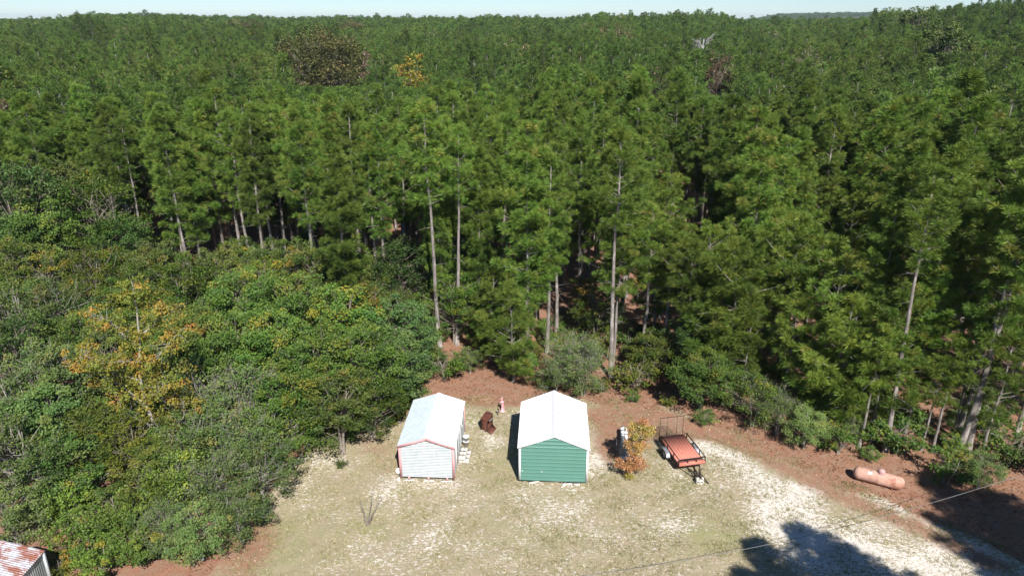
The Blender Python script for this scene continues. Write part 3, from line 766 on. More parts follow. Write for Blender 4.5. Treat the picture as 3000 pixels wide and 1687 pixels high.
# crown centre in the photo (2576 px), height of the crown centre, total height, what sets it apart
BROAD = [
    ('blue', 60, 520, 8.6, 13.8, 'at the left edge half way up the picture'),
    ('olive', 175, 500, 8.4, 13.5, 'upper left, right of the tallest leafy tree at the edge'),
    ('green', 262, 545, 7.4, 12.0, 'upper left, beside the pale twin pine trunks'),
    ('green', 120, 600, 6.0, 10.0, 'on the left between the tall leafy group and the yellow-green row'),
    ('blue', 318, 610, 5.5, 9.0, 'left of the pale twin pine trunks, low in the gap'),
    ('olive', 30, 690, 5.0, 8.5, 'at the left edge above the grey-green trees'),
    ('yellow', 120, 690, 5.0, 8.0, 'left, in the sunny row above the grey-green trees'),
    ('yellow', 235, 690, 5.0, 8.0, 'left, in the sunny row just left of the orange treetop'),
    ('olive', 400, 680, 5.0, 8.5, 'immediately right of the orange treetop'),
    ('green', 480, 740, 5.0, 8.5, 'right of the orange tree, upper part of the thicket'),
    ('olive', 560, 700, 5.0, 8.0, 'top of the thicket below the spreading twin-stemmed pine'),
    ('green', 620, 780, 5.0, 8.5, 'centre of the thicket left of the silver shed'),
    ('yellow', 680, 720, 5.0, 8.0, 'below the sunlit bare pine trunk section'),
    ('olive', 770, 690, 5.0, 8.5, 'upper thicket left of the dark ball-tufted pine'),
    ('green', 750, 800, 5.0, 8.5, 'thicket, directly below the slim pine with a long trunk'),
    ('green', 860, 830, 4.5, 8.0, 'thicket, foot of the dark ball-tufted pine'),
    ('olive', 940, 790, 4.5, 7.5, 'right side of the thicket under the two close trunks'),
    ('blue', 1020, 830, 4.2, 7.0, 'beside the tallest bare trunk behind the silver shed'),
    ('blue', 1010, 660, 5.5, 8.5, 'behind the two close straight trunks'),
    ('green', 1140, 760, 3.5, 6.0, 'between the two bare pine trunks behind the silver shed'),
    ('blue', 1180, 660, 4.0, 7.0, 'deep behind the second bare trunk'),
    ('green', 700, 900, 4.0, 7.5, 'middle of the thicket, left of its darkest gap'),
    ('green', 810, 930, 4.0, 7.5, 'front of the thicket, upper left of the silver shed'),
    ('green', 915, 930, 3.8, 7.0, 'thicket, up slope of the silver shed roof'),
    ('blue', 1000, 930, 3.2, 5.8, 'nearest the back corner of the silver shed'),
    ('green', 590, 900, 4.0, 7.5, 'thicket, right of the pale limb of the orange tree'),
    ('olive', 500, 860, 4.2, 7.5, 'immediately right of the orange tree crown'),
    ('green', 760, 1010, 3.2, 6.2, 'front row of the thicket above the sandy spot'),
    ('olive', 850, 1030, 3.0, 5.8, 'front row of the thicket overhanging the bare red ground'),
    ('green', 930, 1010, 2.6, 4.8, 'front row of the thicket left of the yellow bush'),
    ('dark', 30, 800, 5.0, 8.0, 'left edge below the sunny row'),
    ('dark', 130, 790, 4.5, 8.0, 'left, second from the edge below the sunny row'),
    ('blue', 45, 900, 4.0, 7.5, 'left edge level with the orange crown'),
    ('dark', 120, 960, 4.0, 7.0, 'left of the orange crown, with white crooked limbs'),
    ('dark', 30, 1030, 3.8, 7.0, 'left edge level with the pale fallen limb'),
    ('blue', 110, 1080, 3.4, 6.4, 'left of the pale fallen limb'),
    ('dark', 40, 1170, 3.0, 6.0, 'left edge above the lime shrubs'),
    ('blue', 150, 1170, 2.6, 4.6, 'above left of the lime shrubs'),
    ('brush', 30, 1300, 1.8, 3.8, 'left edge just above the rusty tin roof'),
    ('olive', 230, 1090, 3.0, 5.4, 'under the left side of the orange tree'),
    ('yellow', 330, 1120, 2.6, 4.6, 'at the foot of the orange tree'),
    ('twiggy', 520, 1000, 3.0, 5.8, 'right of the orange tree trunk, upper'),
    ('twiggy', 610, 1010, 3.0, 5.6, 'between the orange tree and the green thicket'),
    ('brush', 690, 1080, 2.6, 4.8, 'by the sandy spot at the corner of the clearing'),
    ('twiggy', 590, 1110, 2.6, 5.0, 'middle of the grey tangle left of the clearing'),
    ('brush', 490, 1120, 2.6, 5.0, 'right behind the trunk of the orange tree'),
    ('brush', 650, 1190, 2.0, 4.2, 'overhanging the left edge of the lawn'),
    ('twiggy', 540, 1230, 2.0, 4.4, 'lower middle of the grey tangle'),
    ('brush', 450, 1220, 2.0, 4.2, 'below the trunk of the orange tree'),
    ('brush', 600, 1300, 1.5, 3.4, 'sprawling onto the lower left of the lawn'),
    ('brush', 500, 1350, 1.4, 3.2, 'in the lower left near the lawn, right of the lime shrubs'),
    ('twiggy', 420, 1340, 1.4, 3.0, 'right of the lime shrubs'),
    ('olive', 380, 1210, 2.2, 4.0, 'between the orange tree foot and the lime shrubs'),
    ('lime', 170, 1250, 1.8, 3.2, 'upper left of the lime group'),
    ('lime', 300, 1300, 1.6, 3.2, 'largest, centre of the lime group'),
    ('lime', 205, 1330, 1.4, 2.6, 'left of the largest lime one'),
    ('lime', 345, 1370, 1.2, 2.4, 'right of the largest lime one'),
    ('lime', 250, 1400, 1.2, 2.4, 'lowest, nearest the tin shed'),
    ('shrub_o', 200, 1405, .8, 1.5, 'against the rusty tin shed'),
    ('shrub_y', 150, 1420, .6, 1.3, 'at the corner of the tin shed'),
    ('shrub_y', 990, 1010, 1.0, 2.4, 'touching the left side of the silver shed'),
    ('shrub_y', 975, 1050, .6, 1.4, 'low in front of the yellow one by the silver shed'),
    ('shrub_o', 1040, 965, .7, 1.7, 'behind the back corner of the silver shed'),
    ('shrub', 1120, 925, 1.0, 2.3, 'rounded, alone behind the silver shed ridge'),
    ('shrub', 860, 1168, .25, .55, 'tiny, alone on the lawn left of the silver shed'),
    ('twiggy', 1430, 890, 2.4, 4.4, 'grey tangle behind the green shed, upper'),
    ('twiggy', 1400, 940, 1.6, 3.4, 'behind the green shed ridge'),
    ('twiggy', 1470, 930, 2.0, 4.2, 'grey tangle left of the thick pale trunk'),
    ('shrub', 1370, 955, .7, 1.5, 'at the back of the green shed, dark'),
    ('shrub_y', 1510, 970, .5, 1.1, 'just left of the foot of the thick pale trunk'),
    ('shrub', 1590, 1000, .3, .8, 'on the bare straw right of the green shed'),
    ('shrub_y', 1600, 945, 1.2, 2.6, 'right of the thick pale trunk'),
    ('olive', 1640, 880, 2.2, 4.0, 'between the two curved grey trunks'),
    ('green', 1770, 940, 2.6, 4.4, 'with a white stem, up slope of the trailer'),
    ('shrub', 1775, 1045, .6, 1.1, 'at the foot of the white-stemmed sapling'),
    ('blue', 1760, 840, 3.6, 6.0, 'dark, behind the white-stemmed sapling'),
    ('brush', 1900, 1010, 1.8, 4.0, 'dark tangle right of the white-stemmed sapling'),
    ('twiggy', 1960, 1040, 1.5, 3.4, 'grey, between trailer and tank at the shade edge'),
    ('brush', 2030, 1080, 1.3, 3.0, 'in the shade below the low rounded pine'),
    ('shrub', 2110, 1105, .9, 2.0, 'left foot of the twin pines'),
    ('shrub', 2255, 1095, 1.1, 2.4, 'leafy, at the foot of the leaning pale pine'),
    ('shrub_y', 2100, 1060, .8, 1.6, 'right of the low rounded pine'),
    ('shrub', 2385, 1190, .6, 2.0, 'below the thick pale-trunked pine, beside the wire'),
    ('brush', 2470, 1190, 1.0, 2.4, 'under the wire at the right edge of the clearing'),
    ('shrub', 2540, 1130, 1.0, 2.4, 'at the right edge of the picture'),
    ('shrub_y', 2410, 1140, .6, 1.2, 'yellowish, hiding the foot of the thick pale-trunked pine'),
    ('shrub', 2500, 1060, 1.0, 2.2, 'among the trunks at the far right'),
    ('shrub', 2190, 1140, .4, .9, 'low, on the straw left of the leaning pale pine'),
    ('shrub_y', 1680, 1010, .3, .8, 'small, on the straw above the orange sapling'),
    ('olive', 1500, 760, 3.5, 6.0, 'in shade behind the thick pale trunk'),
]
cnt = {}
for (kd, px, py, zc, H_, wh) in BROAD:
    x, y = at(px, py, zc)
    k = cnt.get(kd, 0); cnt[kd] = k + 1
    s_ = H_ / BHH[kd]
    sc = s_ if kd in ('shrub', 'shrub_y', 'shrub_o', 'lime', 'twiggy', 'brush') else (s_ * .35 + .65 if s_ < 1 else s_ ** .7)
    if kd == 'shrub' and H_ < .7: sc = s_
    root = plant('shrub' if BHH[kd] < 5 else 'broadleaf_tree', B[kd][k % len(B[kd])], (x, y, float(terrain(x, y))), random.uniform(0, 6.28), sc,
                 WORD[kd] + ' ' + wh, 'bush' if BHH[kd] < 5 else 'tree', GROUP_BL, sz=s_)
    BROAD_GAPS.append((x, y, 1.6 * sc if BHH[kd] > 5 else .6))

# smaller broadleaves filling the thicket
fr_ = random.Random(21); fills = []
for _ in range(900):
    x, y = fr_.uniform(-46, -8.5), fr_.uniform(24.5, 60)
    if y < np.interp(x, [-46, -14, -12.5, -10.3, -8.5], [24, 27, 35.5, 38.5, 43]): continue
    if -21.5 > x and y < 26.5: continue
    if abs(x) > .76 * y + 3 or any(math.hypot(x - a, y - b_) < 1.75 for a, b_, _r in BROAD_GAPS) or any(math.hypot(x - p[0], y - p[1]) < 1.2 for p in pines): continue
    BROAD_GAPS.append((x, y, .8)); fills.append((x, y))
fills.sort()
lab_n = {}
for x, y in fills:
    near_ = y < 40
    kd = fr_.choice(['brush', 'lime', 'green', 'olive', 'yellow', 'twiggy'] if near_ else ['green', 'olive', 'dark', 'blue', 'yellow', 'green'])
    H_ = fr_.uniform(2.4, 4.2) if near_ else fr_.uniform(4.0, 6.5)
    s_ = H_ / BHH[kd]; sc = max(s_, .62) if BHH[kd] > 4.6 else s_
    r_ = cP * y + sP * (CAM_H - H_ / 2); sx = (1500 + FPX * x / r_) / 1.1646
    z_ = 'far left' if sx < 200 else 'left of orange tree' if sx < 330 else 'around orange tree' if sx < 470 else 'left thicket' if sx < 640 else 'middle thicket' if sx < 800 else 'right thicket'
    q_ = 'nearest the camera' if y < 31 else 'in the front' if y < 37 else 'in the middle' if y < 45 else 'at the back'
    w_ = dict(brush='thin-leaved scrub bush', lime='lime-green filler bush', green='small mid-green broadleaf', olive='small olive-green broadleaf', dark='small grey-green broadleaf', blue='small blue-green broadleaf', yellow='small yellow-green broadleaf', twiggy='small twiggy grey bush')[kd]
    k_ = f'{w_} {q_}, {z_}'.replace('nearest the camera', 'nearest'); lab_n[k_] = lab_n.get(k_, 0) + 1
    if lab_n[k_] > 1: k_ += ', ' + ['', '', 'second from left', 'third from left', 'fourth from left', 'fifth from left', 'sixth from left', 'seventh from left', 'eighth from left', 'ninth from left', 'tenth from left'][min(10, lab_n[k_])]
    plant('shrub' if H_ < 4.5 else 'broadleaf_tree', B[kd][fr_.randrange(len(B[kd]))], (x, y, float(terrain(x, y))), fr_.uniform(0, 6.28), sc, k_, 'bush' if H_ < 4.5 else 'tree', GROUP_BL, sz=s_)
fill2 = []
for _ in range(400):
    x = fr_.uniform(-7.5, 10); y = 45.3 + fr_.random() ** 1.3 * 9
    if -5.5 < x < -3.3 and y < 47 or any(math.hypot(x - a, y - b_) < 1.1 for a, b_, _r in BROAD_GAPS): continue
    if len(fill2) >= 34: break
    BROAD_GAPS.append((x, y, .2)); fill2.append((x, y))
n0_ = len(fill2)
for _ in range(500):
    x = fr_.uniform(9, 31); e_ = float(np.interp(x, [8, 10, 14.5, 20, 24, 29, 36], [46.5, 45.2, 41, 37, 34.6, 33.0, 31]))
    y = e_ + fr_.random() ** 1.6 * 10
    if any(math.hypot(x - a, y - b_) < 1.05 for a, b_, _r in BROAD_GAPS): continue
    if len(fill2) >= 26 + n0_: break
    BROAD_GAPS.append((x, y, .2)); fill2.append((x, y))
fill2.sort(); lab_n = {}
for x, y in fill2:
    kd = fr_.choice(['shrub', 'shrub', 'shrub_y', 'brush', 'brush', 'twiggy']); H_ = fr_.uniform(1.0, 2.3)
    r_ = cP * y + sP * CAM_H; sx = (1500 + FPX * x / r_) / 1.1646
    z_ = 'behind the silver shed' if sx < 1180 else 'between the sheds' if sx < 1300 else 'behind the green shed' if sx < 1500 else 'behind the block pile' if sx < 1700 else 'behind the trailer' if sx < 1850 else 'between trailer and tank' if sx < 2100 else 'above the tank' if sx < 2300 else 'far right'
    w_ = dict(shrub='knee-high green undergrowth bush', shrub_y='knee-high yellowish undergrowth bush', brush='waist-high scrub bush', twiggy='grey twiggy undergrowth bush')[kd]
    k_ = f'{w_} under the pines {z_}'; lab_n[k_] = lab_n.get(k_, 0) + 1
    if lab_n[k_] > 1: k_ += ', ' + ['', '', 'second from left', 'third from left', 'fourth from left', 'fifth from left', 'sixth from left', 'seventh from left', 'eighth from left', 'ninth from left', 'tenth from left', 'eleventh from left', 'twelfth from left'][min(12, lab_n[k_])]
    plant('shrub', B[kd][fr_.randrange(len(B[kd]))], (x, y, 0), fr_.uniform(0, 6.28), H_ / BHH[kd] * 1.1, k_, 'bush', GROUP_BL, sz=H_ / BHH[kd])
print('fill', len(fills), len(fill2))

# the orange-leaved tree: tall leaning pale trunk, loose yellow-orange clusters
def orange_tree():
    x, y = at(425, 1165)
    r = np.random.default_rng(77)
    tr, cr = MB(), MB()
    H_ = 11.4
    zz = np.array([-.3, 1.8, 3.6, 5.6, 7.6, 9.6, 11.2])
    pts = np.column_stack([[.25, -.15, -.75, -.80, -.35, -.10, .0], [0, .1, .2, .3, .2, .1, 0], zz])
    tr.tube(pts, [.15, .13, .11, .085, .06, .038, .012], 8)
    limbs = [((-.35, .1, 2.2), (-2.0, .2, 3.2), (-3.6, -.2, 2.6)), ((-.75, .2, 3.7), (-1.9, .2, 5.0), (-3.6, .3, 6.2)), ((-.8, .3, 5.5), (.4, .2, 6.6), (1.9, -.1, 8.2)),
             ((-.7, .2, 4.4), (.2, -.5, 5.0), (1.3, -.8, 5.6)), ((-.8, .3, 5.2), (-2.2, -.3, 6.2), (-3.2, -.6, 7.4)), ((-.4, .2, 7.2), (-1.3, .4, 8.0), (-2.0, .2, 9.0)),
             ((-.3, .2, 8.0), (.5, .4, 8.6), (1.2, .3, 9.6)), ((-.2, 0, .8), (1.0, -.1, 2.2), (1.5, .1, 4.2)), ((-.75, .2, 3.2), (-1.9, 1.2, 3.6), (-3.0, 1.8, 4.0)),
             ((-.5, .2, 6.4), (-1.0, -1, 7.0), (-1.7, -1.8, 7.4)), ((-.4, .2, 2.6), (-1.8, -.8, 2.0), (-3.4, -1.4, 1.6))]
    C_ = []
    for a, b_, c in limbs:
        a, b_, c = map(np.array, (a, b_, c))
        tr.tube([a, (a + b_) / 2 + r.normal(size=3) * .05, b_, (b_ + c) / 2 + r.normal(size=3) * .1, c], [.060, .046, .034, .022, .008], 5)
        for i in range(29):
            t = r.uniform(.22, 1.15); q = (b_ * (1 - t) + c * t) if t > .5 else (a * (1 - t * 2) + b_ * t * 2 if t < .5 else b_)
            q = q + unit(1, r)[0] * r.uniform(.25, 1.25) * np.array([1, 1, .7]); C_.append(q)
            tr.tube([b_ * (1 - t) + c * t, q + [0, 0, .05], q + r.normal(size=3) * .3], [.014, .008, .004], 3, cap=False)
    for i in range(80):
        z_ = r.uniform(4.5, 11.4); w = .45 + 1.9 * (11.8 - z_) / 6; az = r.random() * 6.28; d = r.random() ** .6 * w
        C_.append(np.array([-.2 + math.cos(az) * d, .2 + math.sin(az) * d, z_]))
    C_ = np.array(C_)
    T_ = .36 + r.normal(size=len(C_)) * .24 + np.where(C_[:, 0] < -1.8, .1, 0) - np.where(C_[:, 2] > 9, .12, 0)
    leaves(cr, C_, .44 * r.uniform(.7, 1.2, len(C_)), 46, .135, T_, r, up=.4)
    plant('broadleaf_tree', tree_pair('orange_tree', tr, cr, M['bark_pale'], M['leaf_orange']), (x, y, 0), 0, 1,
          'tall leaning pale-trunked tree with yellow-orange autumn leaves in the left thicket', 'tree', GROUP_BL)
    BROAD_GAPS.append((x, y, 2.5))


orange_tree()

# ------------------------------------------------------------------ special crowns standing in the far canopy
OAK = {
    'brown': tree_pair('far_oak', *broad_geo(50, H=17, Rc=7.0, ncl=230, per=64, size=.34, clr=1.25, cb=.30, stems=3, twigs=1, tw_r=.03, tvar=.22), M['bark_brown'], M['leaf_brown']),
    'orange': tree_pair('far_orange_tree', *broad_geo(51, H=15, Rc=3.2, ncl=80, per=40, size=.34, clr=.8, cb=.35, stems=2, twigs=0), M['bark_brown'], M['leaf_orange']),
    'yellow': tree_pair('far_yellow_tree', *broad_geo(52, H=15, Rc=2.8, ncl=80, per=40, size=.32, clr=.7, cb=.35, stems=2, twigs=0), M['bark_brown'], M['leaf_yel']),
    'rust': tree_pair('far_rust_tree', *broad_geo(53, H=15, Rc=2.8, ncl=80, per=26, size=.32, clr=.7, cb=.4, stems=2, twigs=1, tw_r=.03), M['bark_brown'], M['leaf_rust']),
    'dark': tree_pair('far_dark_tree', *broad_geo(54, H=17, Rc=5.5, ncl=160, per=44, size=.42, clr=1.1, cb=.3, stems=2, twigs=0), M['bark_brown'], M['leaf_dark']),
}
FAR = [('brown', 818, 170, 15.3, 1.15, 'large brown-leaved spreading oak rising above the pines left of centre'),
       ('yellow', 905, 178, 13, 1.0, 'yellow-green rounded tree just right of the large brown oak'),
       ('orange', 1038, 208, 13, 1.0, 'orange-topped tree in the canopy right of the large brown oak'),
       ('rust', 940, 203, 13, .8, 'small reddish tree between the brown oak and the orange-topped tree'),
       ('brown', 722, 205, 11, .55, 'small brownish crown at the left foot of the large brown oak'),
       ('rust', 1800, 225, 13, .95, 'dead rust-red tree in the pine canopy right of centre'),
       ('rust', 1662, 262, 12, .8, 'faint reddish dying tree left of the dead rust-red one'),
       ('yellow', 2525, 78, 14, 1.5, 'yellow tree high on the hillside at the far right'),
       ('yellow', 1560, 85, 14, 1.4, 'yellowish crown near the skyline right of centre'),
       ('dark', 2230, 110, 14, 1.1, 'left of the cluster of dark broad crowns on the right hillside'),
       ('dark', 2300, 125, 14, 1.15, 'middle of the cluster of dark broad crowns on the right hillside'),
       ('dark', 2370, 150, 14, 1.0, 'right of the cluster of dark broad crowns on the right hillside'),
       ('brown', 590, 78, 14, 1.0, 'reddish-brown crown far off near the skyline on the left'),
       ('brown', 640, 84, 14, .9, 'pinkish-brown crown far off just right of another near the left skyline'),
       ('brown', 890, 84, 14, 1.0, 'brownish crown far off near the middle of the skyline'),
       ('brown', 1540, 118, 14, 1.0, 'faded olive-brown broad crown right of centre below the skyline'),
       ('brown', 2020, 215, 13, .38, 'greyish-brown small crown in the right half of the canopy'),
       ('yellow', 640, 118, 14, .9, 'yellow-green crown in the far canopy on the left'),
       ('rust', 20, 375, 12, .45, 'small brown-red dead crown at the left edge of the picture')]
SIGHT = []          # lower neighbours stand in front of these crowns
for kd, px, py, zc, sc, lb in FAR:
    x, y = at(px, py, zc)
    for _ in range(6):
        x, y = at(px, py, zc + float(terrain(x, y)))
    HH = dict(brown=17, orange=15, yellow=15, rust=15, dark=17)[kd]
    plant('broadleaf_tree', OAK[kd], (x, y, float(terrain(x, y))), random.uniform(0, 6.28), sc, lb, 'tree', 'single broadleaved trees standing out of the far canopy', sz=zc / (HH * .66))
    wd = {'brown': 6.2, 'dark': 5.2}.get(kd, 3.0) * sc
    if py in (170, 208, 178, 225): SIGHT.append((x / y, wd / y, y, (CAM_H - (zc - (.22 if sc > 1.1 else .08) * zc + float(terrain(x, y)))) / y))
    BROAD_GAPS.append((x, y, {'brown': 5.5, 'dark': 4.5}.get(kd, 2.6) * sc))


def dead_tree():
    px, py = 1768, 108
    x, y = at(px, py, 17)
    for _ in range(6): x, y = at(px, py, 17 + float(terrain(x, y)))
    r = np.random.default_rng(9); b = MB()
    b.tube([[0, 0, -.3], [.1, 0, 7], [0, .1, 13], [.2, 0, 17]], [.28, .24, .2, .1], 6)
    for i in range(16):
        az = r.random() * 6.28; L = r.uniform(2, 5); z0 = r.uniform(11.5, 16)
        a = np.array([0, 0, z0]); e = a + np.array([math.cos(az) * L * .55, math.sin(az) * L * .55, r.uniform(1.0, 3.0)])
        m_ = (a + e) / 2 + [0, 0, .3]
        b.tube([a, m_, e], [.07, .05, .02], 4)
        for j in range(3):
            b.tube([m_, (m_ + e) / 2 + r.normal(size=3) * .3, e + r.normal(size=3) * .5], [.04, .03, .02], 3)
    root = empty('dead_tree', (x, y, float(terrain(x, y))), 0, 'leafless silver dead tree standing out of the canopy near the skyline', 'tree')
    b.obj('trunk', M['bark_dead'], root)
    BROAD_GAPS.append((x, y, 4.0)); SIGHT.append((x / y, 2.6 / y, y, (CAM_H - (14.5 + float(terrain(x, y)))) / y))


dead_tree()
GAP = np.array(BROAD_GAPS)


def cap(x, y, h):
    for t0, w, yt, sl in SIGHT:
        k = (np.abs(x / y - t0) < w) & (y < yt) & (y > yt * .45)
        h = np.where(k, np.clip(np.minimum(h, CAM_H - y * sl - terrain(x, y) - .2), 7, 99), h)
    return h


def clear_of(x, y, pts, rad):
    ok = np.ones(len(x), bool)
    for px_, py_, r_ in pts:
        ok &= np.hypot(x - px_, y - py_) > r_ + rad
    return ok


# near and middle pines on a loose grid
hand = np.array([(p[0], p[1], 1.0) for p in pines])
allx, ally, allh, allk = [], [], [], []
for (y0, y1, s_, seed) in ((20, 90, 3.3, 11), (90, 170, 3.9, 12), (170, 330, 4.6, 13)):
    W_ = .78 * y1 + 12
    x, y, r = grid_pts(-W_, W_, y0, y1, s_, .36, seed)
    ok = (np.abs(x) < .78 * y + 10) & (y > np.interp(x, EDGE[:, 0], EDGE[:, 1])) & (np.hypot(x, y) < 1e9)
    x, y = x[ok], y[ok]
    ok = clear_of(x, y, hand, .5 if y0 < 60 else .2) & clear_of(x, y, GAP, .5)
    ok &= ~((y < 70) & (x > 9) & (r.random(len(x)) < .33))
    # thin wedge outside the camera's field close in
    x, y = x[ok], y[ok]
    allx.append(x); ally.append(y); allh.append(15.8 + r.normal(size=len(x)) * 1.15 + 1.1 * np.sin(x * .11 + 1) * np.sin(y * .09)); allk.append(r.random(len(x)))
ax_, ay_, ah_, ak_ = map(np.concatenate, (allx, ally, allh, allk))
r = np.random.default_rng(91)
grp = np.sin(ax_ * .075 + 1.7 * np.sin(ay_ * .031)) * np.sin(ay_ * .061 + 1.3 * np.sin(ax_ * .037))
far_ = sstep(75, 110, ay_)
ah_ = ah_ + far_ * (grp * 1.7 + np.where(r.random(len(ah_)) < .035, 2.6, 0))
drop = (r.random(len(ah_)) < .05 * far_) | ((grp < -.72) & (far_ > .5) & (r.random(len(ah_)) < .5))
ax_, ay_, ah_, ak_ = ax_[~drop], ay_[~drop], ah_[~drop], ak_[~drop]
ah_ = cap(ax_, ay_, ah_)
order = np.argsort(np.hypot(ax_, ay_) + np.where(np.abs(ax_) > .735 * ay_ + 1.5, 60, 0))
NIND = 300 - len(pines)
ind, rest = order[:NIND], order[NIND:]
for i in ind:
    fr = ay_[i] < 52 or (ax_[i] > 12 and ay_[i] < 56)
    kd = ('deep' if ak_[i] < .22 else 'bare' if ak_[i] < .28 else 'umbrella' if ak_[i] < .50 else 'young' if ak_[i] < .64 else 'tall') if fr and ax_[i] > 8 else ('deep' if ak_[i] < .18 else 'bare' if ak_[i] > .93 else 'tall')
    h = ah_[i]
    if kd in ('young',): h = 7 + 3 * ak_[i]
    if kd == 'umbrella': h = 10 + 6 * ak_[i]
    pines.append([ax_[i], ay_[i], kd, h, None, None])

KW = dict(tall='pine with upper-half crown', deep='low-boughed pine', bare='bare-trunked small-crowned pine', young='short bushy pine', umbrella='flat-crowned pine')



def screen(x, y, z):
    fw = y * cP - (z - CAM_H) * sP; dn = -((z - CAM_H) * cP + y * sP)
    return (1500 + FPX * x / fw) / 1.1646, (843.5 + FPX * dn / fw) / 1.1646


def zone(x, y, h):
    sx, sy = screen(x, y, h)
    marks = [(170, 'at left edge'), (330, 'up left of orange tree'), (520, 'above orange tree'), (700, 'over left thicket'),
             (880, 'over right thicket'), (1050, 'up left of silver shed'), (1170, 'behind silver shed'), (1300, 'behind gap between sheds'),
             (1480, 'behind green shed'), (1620, 'behind block pile'), (1780, 'behind trailer'), (1950, 'behind white-stemmed sapling'),
             (2120, 'between trailer and tank'), (2270, 'behind propane tank'), (2420, 'above pale-trunked pair'), (9999, 'at right edge')]
    col = next(t for m_, t in marks if sx < m_)
    row = 'first rows' if sy > 470 else 'second rows' if sy > 400 else 'middle rows' if sy > 345 else 'upper rows' if sy > 300 else 'far rows'
    return col, row


ORD = ['leftmost', 'second from left', 'third from left', 'fourth from left', 'fifth from left', 'sixth from left', 'seventh from left', 'eighth from left', 'ninth from left', 'tenth from left', 'eleventh from left', 'twelfth from left', 'thirteenth from left', 'fourteenth from left', 'fifteenth from left']
names = {}
for p in pines:
    if p[4] is None:
        c, rw = zone(p[0], p[1], p[3])
        k = f'{KW[p[2]]}, {rw} {c}'
        if p[2] in ('tall', 'deep'): k = ('higher ' if p[3] > 16.6 else 'lower ' if p[3] < 15 else 'mid-height ') + k
        names.setdefault(k, []).append(p)
for k, ps in names.items():
    ps.sort(key=lambda p: screen(p[0], p[1], p[3])[0])
    for i, p in enumerate(ps): p[4] = k if len(ps) == 1 else k + ', ' + (ORD[i] if i < len(ORD) - 1 and i < len(ps) - 1 else 'rightmost')
for x, y, kd, h, lb, off in pines:
    pr = PINE[kd]; i = random.randrange(len(pr)); pair, h0 = pr[i]
    s_ = h / h0; zs_ = s_
    if off == 'off': s_ *= 1.3
    plant('pine_tree', pair, (x, y, float(terrain(x, y))), random.uniform(0, 6.28), s_, lb, 'pine tree', GROUP_PINE, sz=zs_, tilt=(random.gauss(0, .012), random.gauss(0, .012)))

# ------------------------------------------------------------------ the rest of the forest: one mass of real trees (geometry nodes)
proto_col = bpy.data.collections.new('forest_prototypes')


def joined(name, tr, cr, bark, leaf):
    m = MB(); m.v = tr.v + cr.v; m.t = tr.t + cr.t
    m.f = list(tr.f) + [f + tr.n for f in cr.f]; m.mi = list(tr.mi) + [a * 0 + 1 for a in cr.mi]; m.n = tr.n + cr.n
    o = bpy.data.objects.new(name, m.mesh(name, [bark, leaf])); proto_col.objects.link(o)
    return o


# a..: middle distance pines, then far pines, then broadleaves (alphabetical = index)
for i, (cb, Rc) in enumerate([(.42, 2.3), (.48, 2.5), (.40, 2.4), (.45, 2.2)]):
    joined(f'a{i}', *pine_geo(500 + i, 16, cb, Rc, per=13, ln=.46, wid=.075, dens=1.15, sides=5)[:2], M['bark'], M['needles_far'])
for i, (cb, Rc) in enumerate([(.55, 2.3), (.55, 2.6), (.50, 2.4)]):
    joined(f'b{i}', *pine_geo(520 + i, 16, cb, Rc, per=7, ln=.80, wid=.22, dens=.7, whorl=.7, sides=4, limbs=False)[:2], M['bark'], M['needles_far'])
joined('c0', *broad_geo(60, H=15, Rc=3.4, ncl=80, per=34, size=.40, clr=.9, cb=.35, stems=1, twigs=0), M['bark_brown'], M['leaf_dark'])
joined('c1', *broad_geo(61, H=15, Rc=3.2, ncl=80, per=34, size=.40, clr=.9, cb=.35, stems=1, twigs=0), M['bark_brown'], M['leaf_brown'])
joined('c2', *broad_geo(62, H=15, Rc=3.2, ncl=80, per=34, size=.40, clr=.9, cb=.35, stems=1, twigs=0), M['bark_brown'], M['leaf_olive'])

PX, PY, PS, PW, PI = [], [], [], [], []
# rest of the near grid
r = np.random.default_rng(33)
x, y, h = ax_[rest], ay_[rest], ah_[rest]
d = np.hypot(x, y)
vi = r.integers(0, 4, len(x)); q = r.random(len(x)); pat = np.sin(x * .05 + 2) * np.sin(y * .043 + 1)
vi = np.where(q < .03 + .04 * (pat > .4), 9, vi); vi = np.where(q > .985, 8, vi); vi = np.where((q > .96) & (q < .985), 7, vi)
PX.append(x); PY.append(y); PS.append(h / 16); PW.append(np.ones(len(x))); PI.append(vi)
# beyond 330 m to just past the crest, then the far ridge
for (y0, y1, s_, seed, wid) in ((330, 560, 5.6, 21, 1.25), (560, 1000, 7.4, 22, 1.6), (1000, 1500, 10.0, 23, 2.1)):
    x, y, r = grid_pts(-.80 * y1, .80 * y1, y0, y1, s_, .38, seed)
    t = x / y; d = np.hypot(x, y); D = np.interp(t, SKT, SK[:, 2])
    ok = (np.abs(t) < .80) & (d < D * 1.22) & clear_of(x, y, GAP, 1.5)
    x, y, t = x[ok], y[ok], t[ok]
    vi = r.integers(4, 7, len(x)); q = r.random(len(x)); pat = np.sin(x * .031 + 2) * np.sin(y * .023 + 1)
    vi = np.where(q < .05 + .06 * (pat > .3), 7, vi); vi = np.where(q > .97, 8, vi); vi = np.where((q > .93) & (q < .97), 9, vi)
    grp = np.sin(x * .043 + 1.7 * np.sin(y * .021)) * np.sin(y * .037 + 1.3 * np.sin(x * .027))
    hh = .98 + grp * .10 + np.where(r.random(len(x)) < .03, .15, 0) + r.normal(size=len(x)) * .085 + np.where(vi >= 7, .04, 0)
    hh = cap(x, y, hh * 16) / 16
    PX.append(x); PY.append(y); PS.append(hh); PW.append(hh * 0 + wid * np.where(vi >= 7, .85, 1)); PI.append(vi)
x, y, r = grid_pts(-2600, 2600, 2450, 3100, 13, .4, 24)
t = x / y
ok = ((t > .26) & (t < .75)) | (t < -.45) & (t > -.8)
